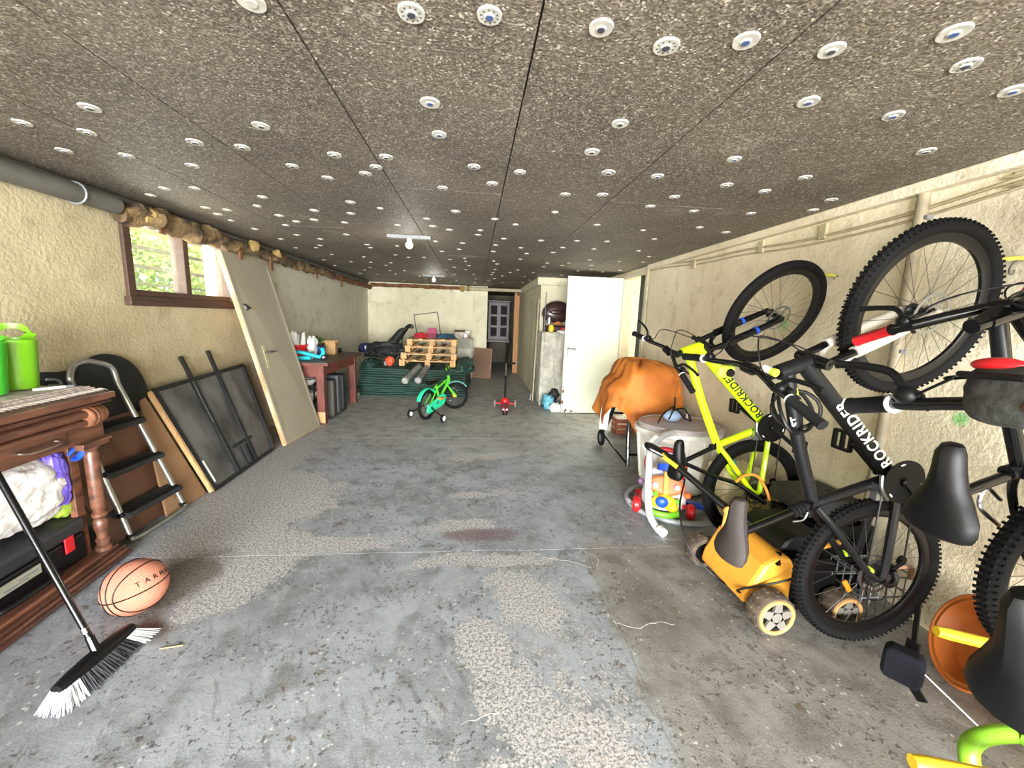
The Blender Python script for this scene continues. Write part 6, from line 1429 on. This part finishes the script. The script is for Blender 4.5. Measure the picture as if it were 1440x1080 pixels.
MB().path(spline([(-.30, .32, .5), (-.38, .2, .36), (-.37, .08, .2), (-.25, .0, .08), (-.20, -.14, .10), (-.24, -.16, .13), (-.05, -.26, .26), (.1, -.2, .33)], 6), .005, 6).build('power_cord', BLACK, t)
# ---- dark clutter between wheels and wall
t = thing('black_crate', 'black plastic crate against the wall behind the black wheel', 'crate', (1.98, 1.94, 0))
for z in (.03, .13, .23, .33): MB().bb(-.16, .18, -.15, -.135, z - .035, z + .035).bb(-.16, -.145, -.135, .15, z - .035, z + .035).bb(.165, .18, -.135, .15, z - .035, z + .035).bb(-.16, .18, .135, .15, z - .035, z + .035).build('slat_band', BLACK, t, smooth=0)
for x in (-.155, .17):
    for y in (-.145, .145): MB().bb(x - .012, x + .012, y - .012, y + .012, 0, .37).build('corner_post', BLACK, t, smooth=0)
MB().bb(-.15, .17, -.14, .14, .004, .016).build('base', BLACK, t, smooth=0)
t = thing('grass_catcher', 'black folded grass box leaning on the wall above crate', 'grass box', (2.02, 2.02, .372)); MB().bb(-.17, .15, -.15, .15, 0, .10).build('box', mat('grey_black_plastic', (46, 48, 46), .6), t, smooth=0, bevel=.012); MB().path(spline([(-.05, -.1, .1), (-.05, -.1, .13), (.0, -.1, .14), (.02, -.1, .12)], 4), .007, 6).build('hook', BLACK, t)
t = thing('shopping_basket', 'grey wire basket with peach handle behind the black wheel', 'basket', (1.99, 1.62, 0))
for z in (.05, .15, .25): MB().path([(x * .13, y * .09, z) for x, y in ((-1, -1), (1, -1), (1, 1), (-1, 1))], .004, 6, True).build('wire_ring', GREYM, t)
for k in range(7): MB().path([(-.13 + k * .0433, -.09, .25), (-.13 + k * .0433, -.09, .02), (-.13 + k * .0433, .09, .02), (-.13 + k * .0433, .09, .25)], .003, 5).build('wire', GREYM, t)
MB().path(spline([(-.12, -.095, .25), (-.11, -.11, .31), (.06, -.11, .32), (.1, -.095, .25)], 5), .011, 8).build('peach_handle', mat('peach_grip', (196, 150, 120), .5), t)

# ---- toy wheelbarrow and orange basin at the bottom right
APG = mat('apple_green_plastic', (124, 178, 40), .4, var=.08); TOR = mat('terracotta_plastic', (206, 116, 50), .5, var=.1)
t = thing('toy_wheelbarrow', 'toy wheelbarrow with yellow handles and green frame', 'wheelbarrow', (1.62, .90, 0))
for (a, b_) in (((.06, .215, .345), (.46, .09, .30)), ((-.50, -.17, .335), (-.08, -.27, .315))):
    MB().path([a, V(a) + (V(b_) - V(a)) * .08, b_], [.017, .02, .02], 12).build('handle', YELLOWP, t)
MB().path(spline([(-.25, -.16, .02), (-.25, -.13, .22), (-.24, -.11, .285), (-.18, -.105, .31), (-.05, -.11, .312), (.30, -.13, .30)], 6), .022, 12).build('green_frame', APG, t)
MB().path(spline([(.30, -.16, .30), (.42, -.04, .29), (.40, .10, .30)], 5), .022, 10).build('green_rail', APG, t)
MB().path(spline([(-.10, -.12, .32), (-.02, -.30, .31), (.1, -.42, .30)], 5), .022, 10).build('green_rail', APG, t)
rings = []
for (k, z, f) in ((0, .10, .55), (1, .22, .85), (2, .30, 1.0), (3, .30, .94), (4, .13, .52)):
    rings.append([V((.20 + .26 * f * math.cos(a), -.27 + .19 * f * math.sin(a), z)) for a in [j * math.pi / 12 for j in range(24)]])
MB().loft(rings).build('tray', ORT, t)
MB().lathe([(0, -.03), (.09, -.03), (.10, 0), (.09, .03), (0, .03)], 24, T(.44, -.25, .10) @ RX(90)).build('wheel', YELLOWP, t)
MB().tube((.30, .05, .30), (.32, .06, .0), .02).build('leg', APG, t)
t = thing('orange_basin', 'round orange plastic basin leaning on the wall', 'basin', (2.04, 1.17, .0), matrix=T(2.03, 1.20, .185) @ RZ(-25) @ RY(-70))
MB().lathe([(0, -.06), (.12, -.06), (.15, -.04), (.17, .02), (.19, .025), (.19, .035), (.165, .035), (.14, -.03), (.11, -.045), (0, -.045)], 36).build('bowl', TOR, t); MB().path([(.185 * math.cos(a), .185 * math.sin(a), .033) for a in [2 * math.pi * k / 40 for k in range(40)]], .007, 8, True).build('rolled_rim', TOR, t)
t = thing('padded_footrest', 'black padded block with strap on a thin metal rod', 'pad', (1.49, 1.02, .10))
MB().loft([[V((x, .065 * sy_ , .19 + .07 * sz_)) for sy_, sz_ in ((-.8, -.55), (-.62, -.8), (.62, -.8), (.8, -.55), (.8, .55), (.62, .8), (-.62, .8), (-.8, .55))] for x in (-.03, .03)]).xf(T(-.02, .02, 0) @ RZ(35)).build('pad', mat('navy_black_foam', (18, 18, 26), .9, spec=.2), t, smooth=30, bevel=.012)
MB().bar((.04, .05, .12), (.06, .06, .24), .04, .008, (1, 0, 0)).bar((.06, .06, .24), (.13, .12, .33), .018, .005, (1, 0, 0)).bar((.04, .05, .12), (.06, .0, .06), .035, .006, (1, 0, 0)).build('strap', BLACK, t)
MB().tube((.03, .03, .185), (.15, -.09, .06), .003, n=8).build('rod', STEEL, t)
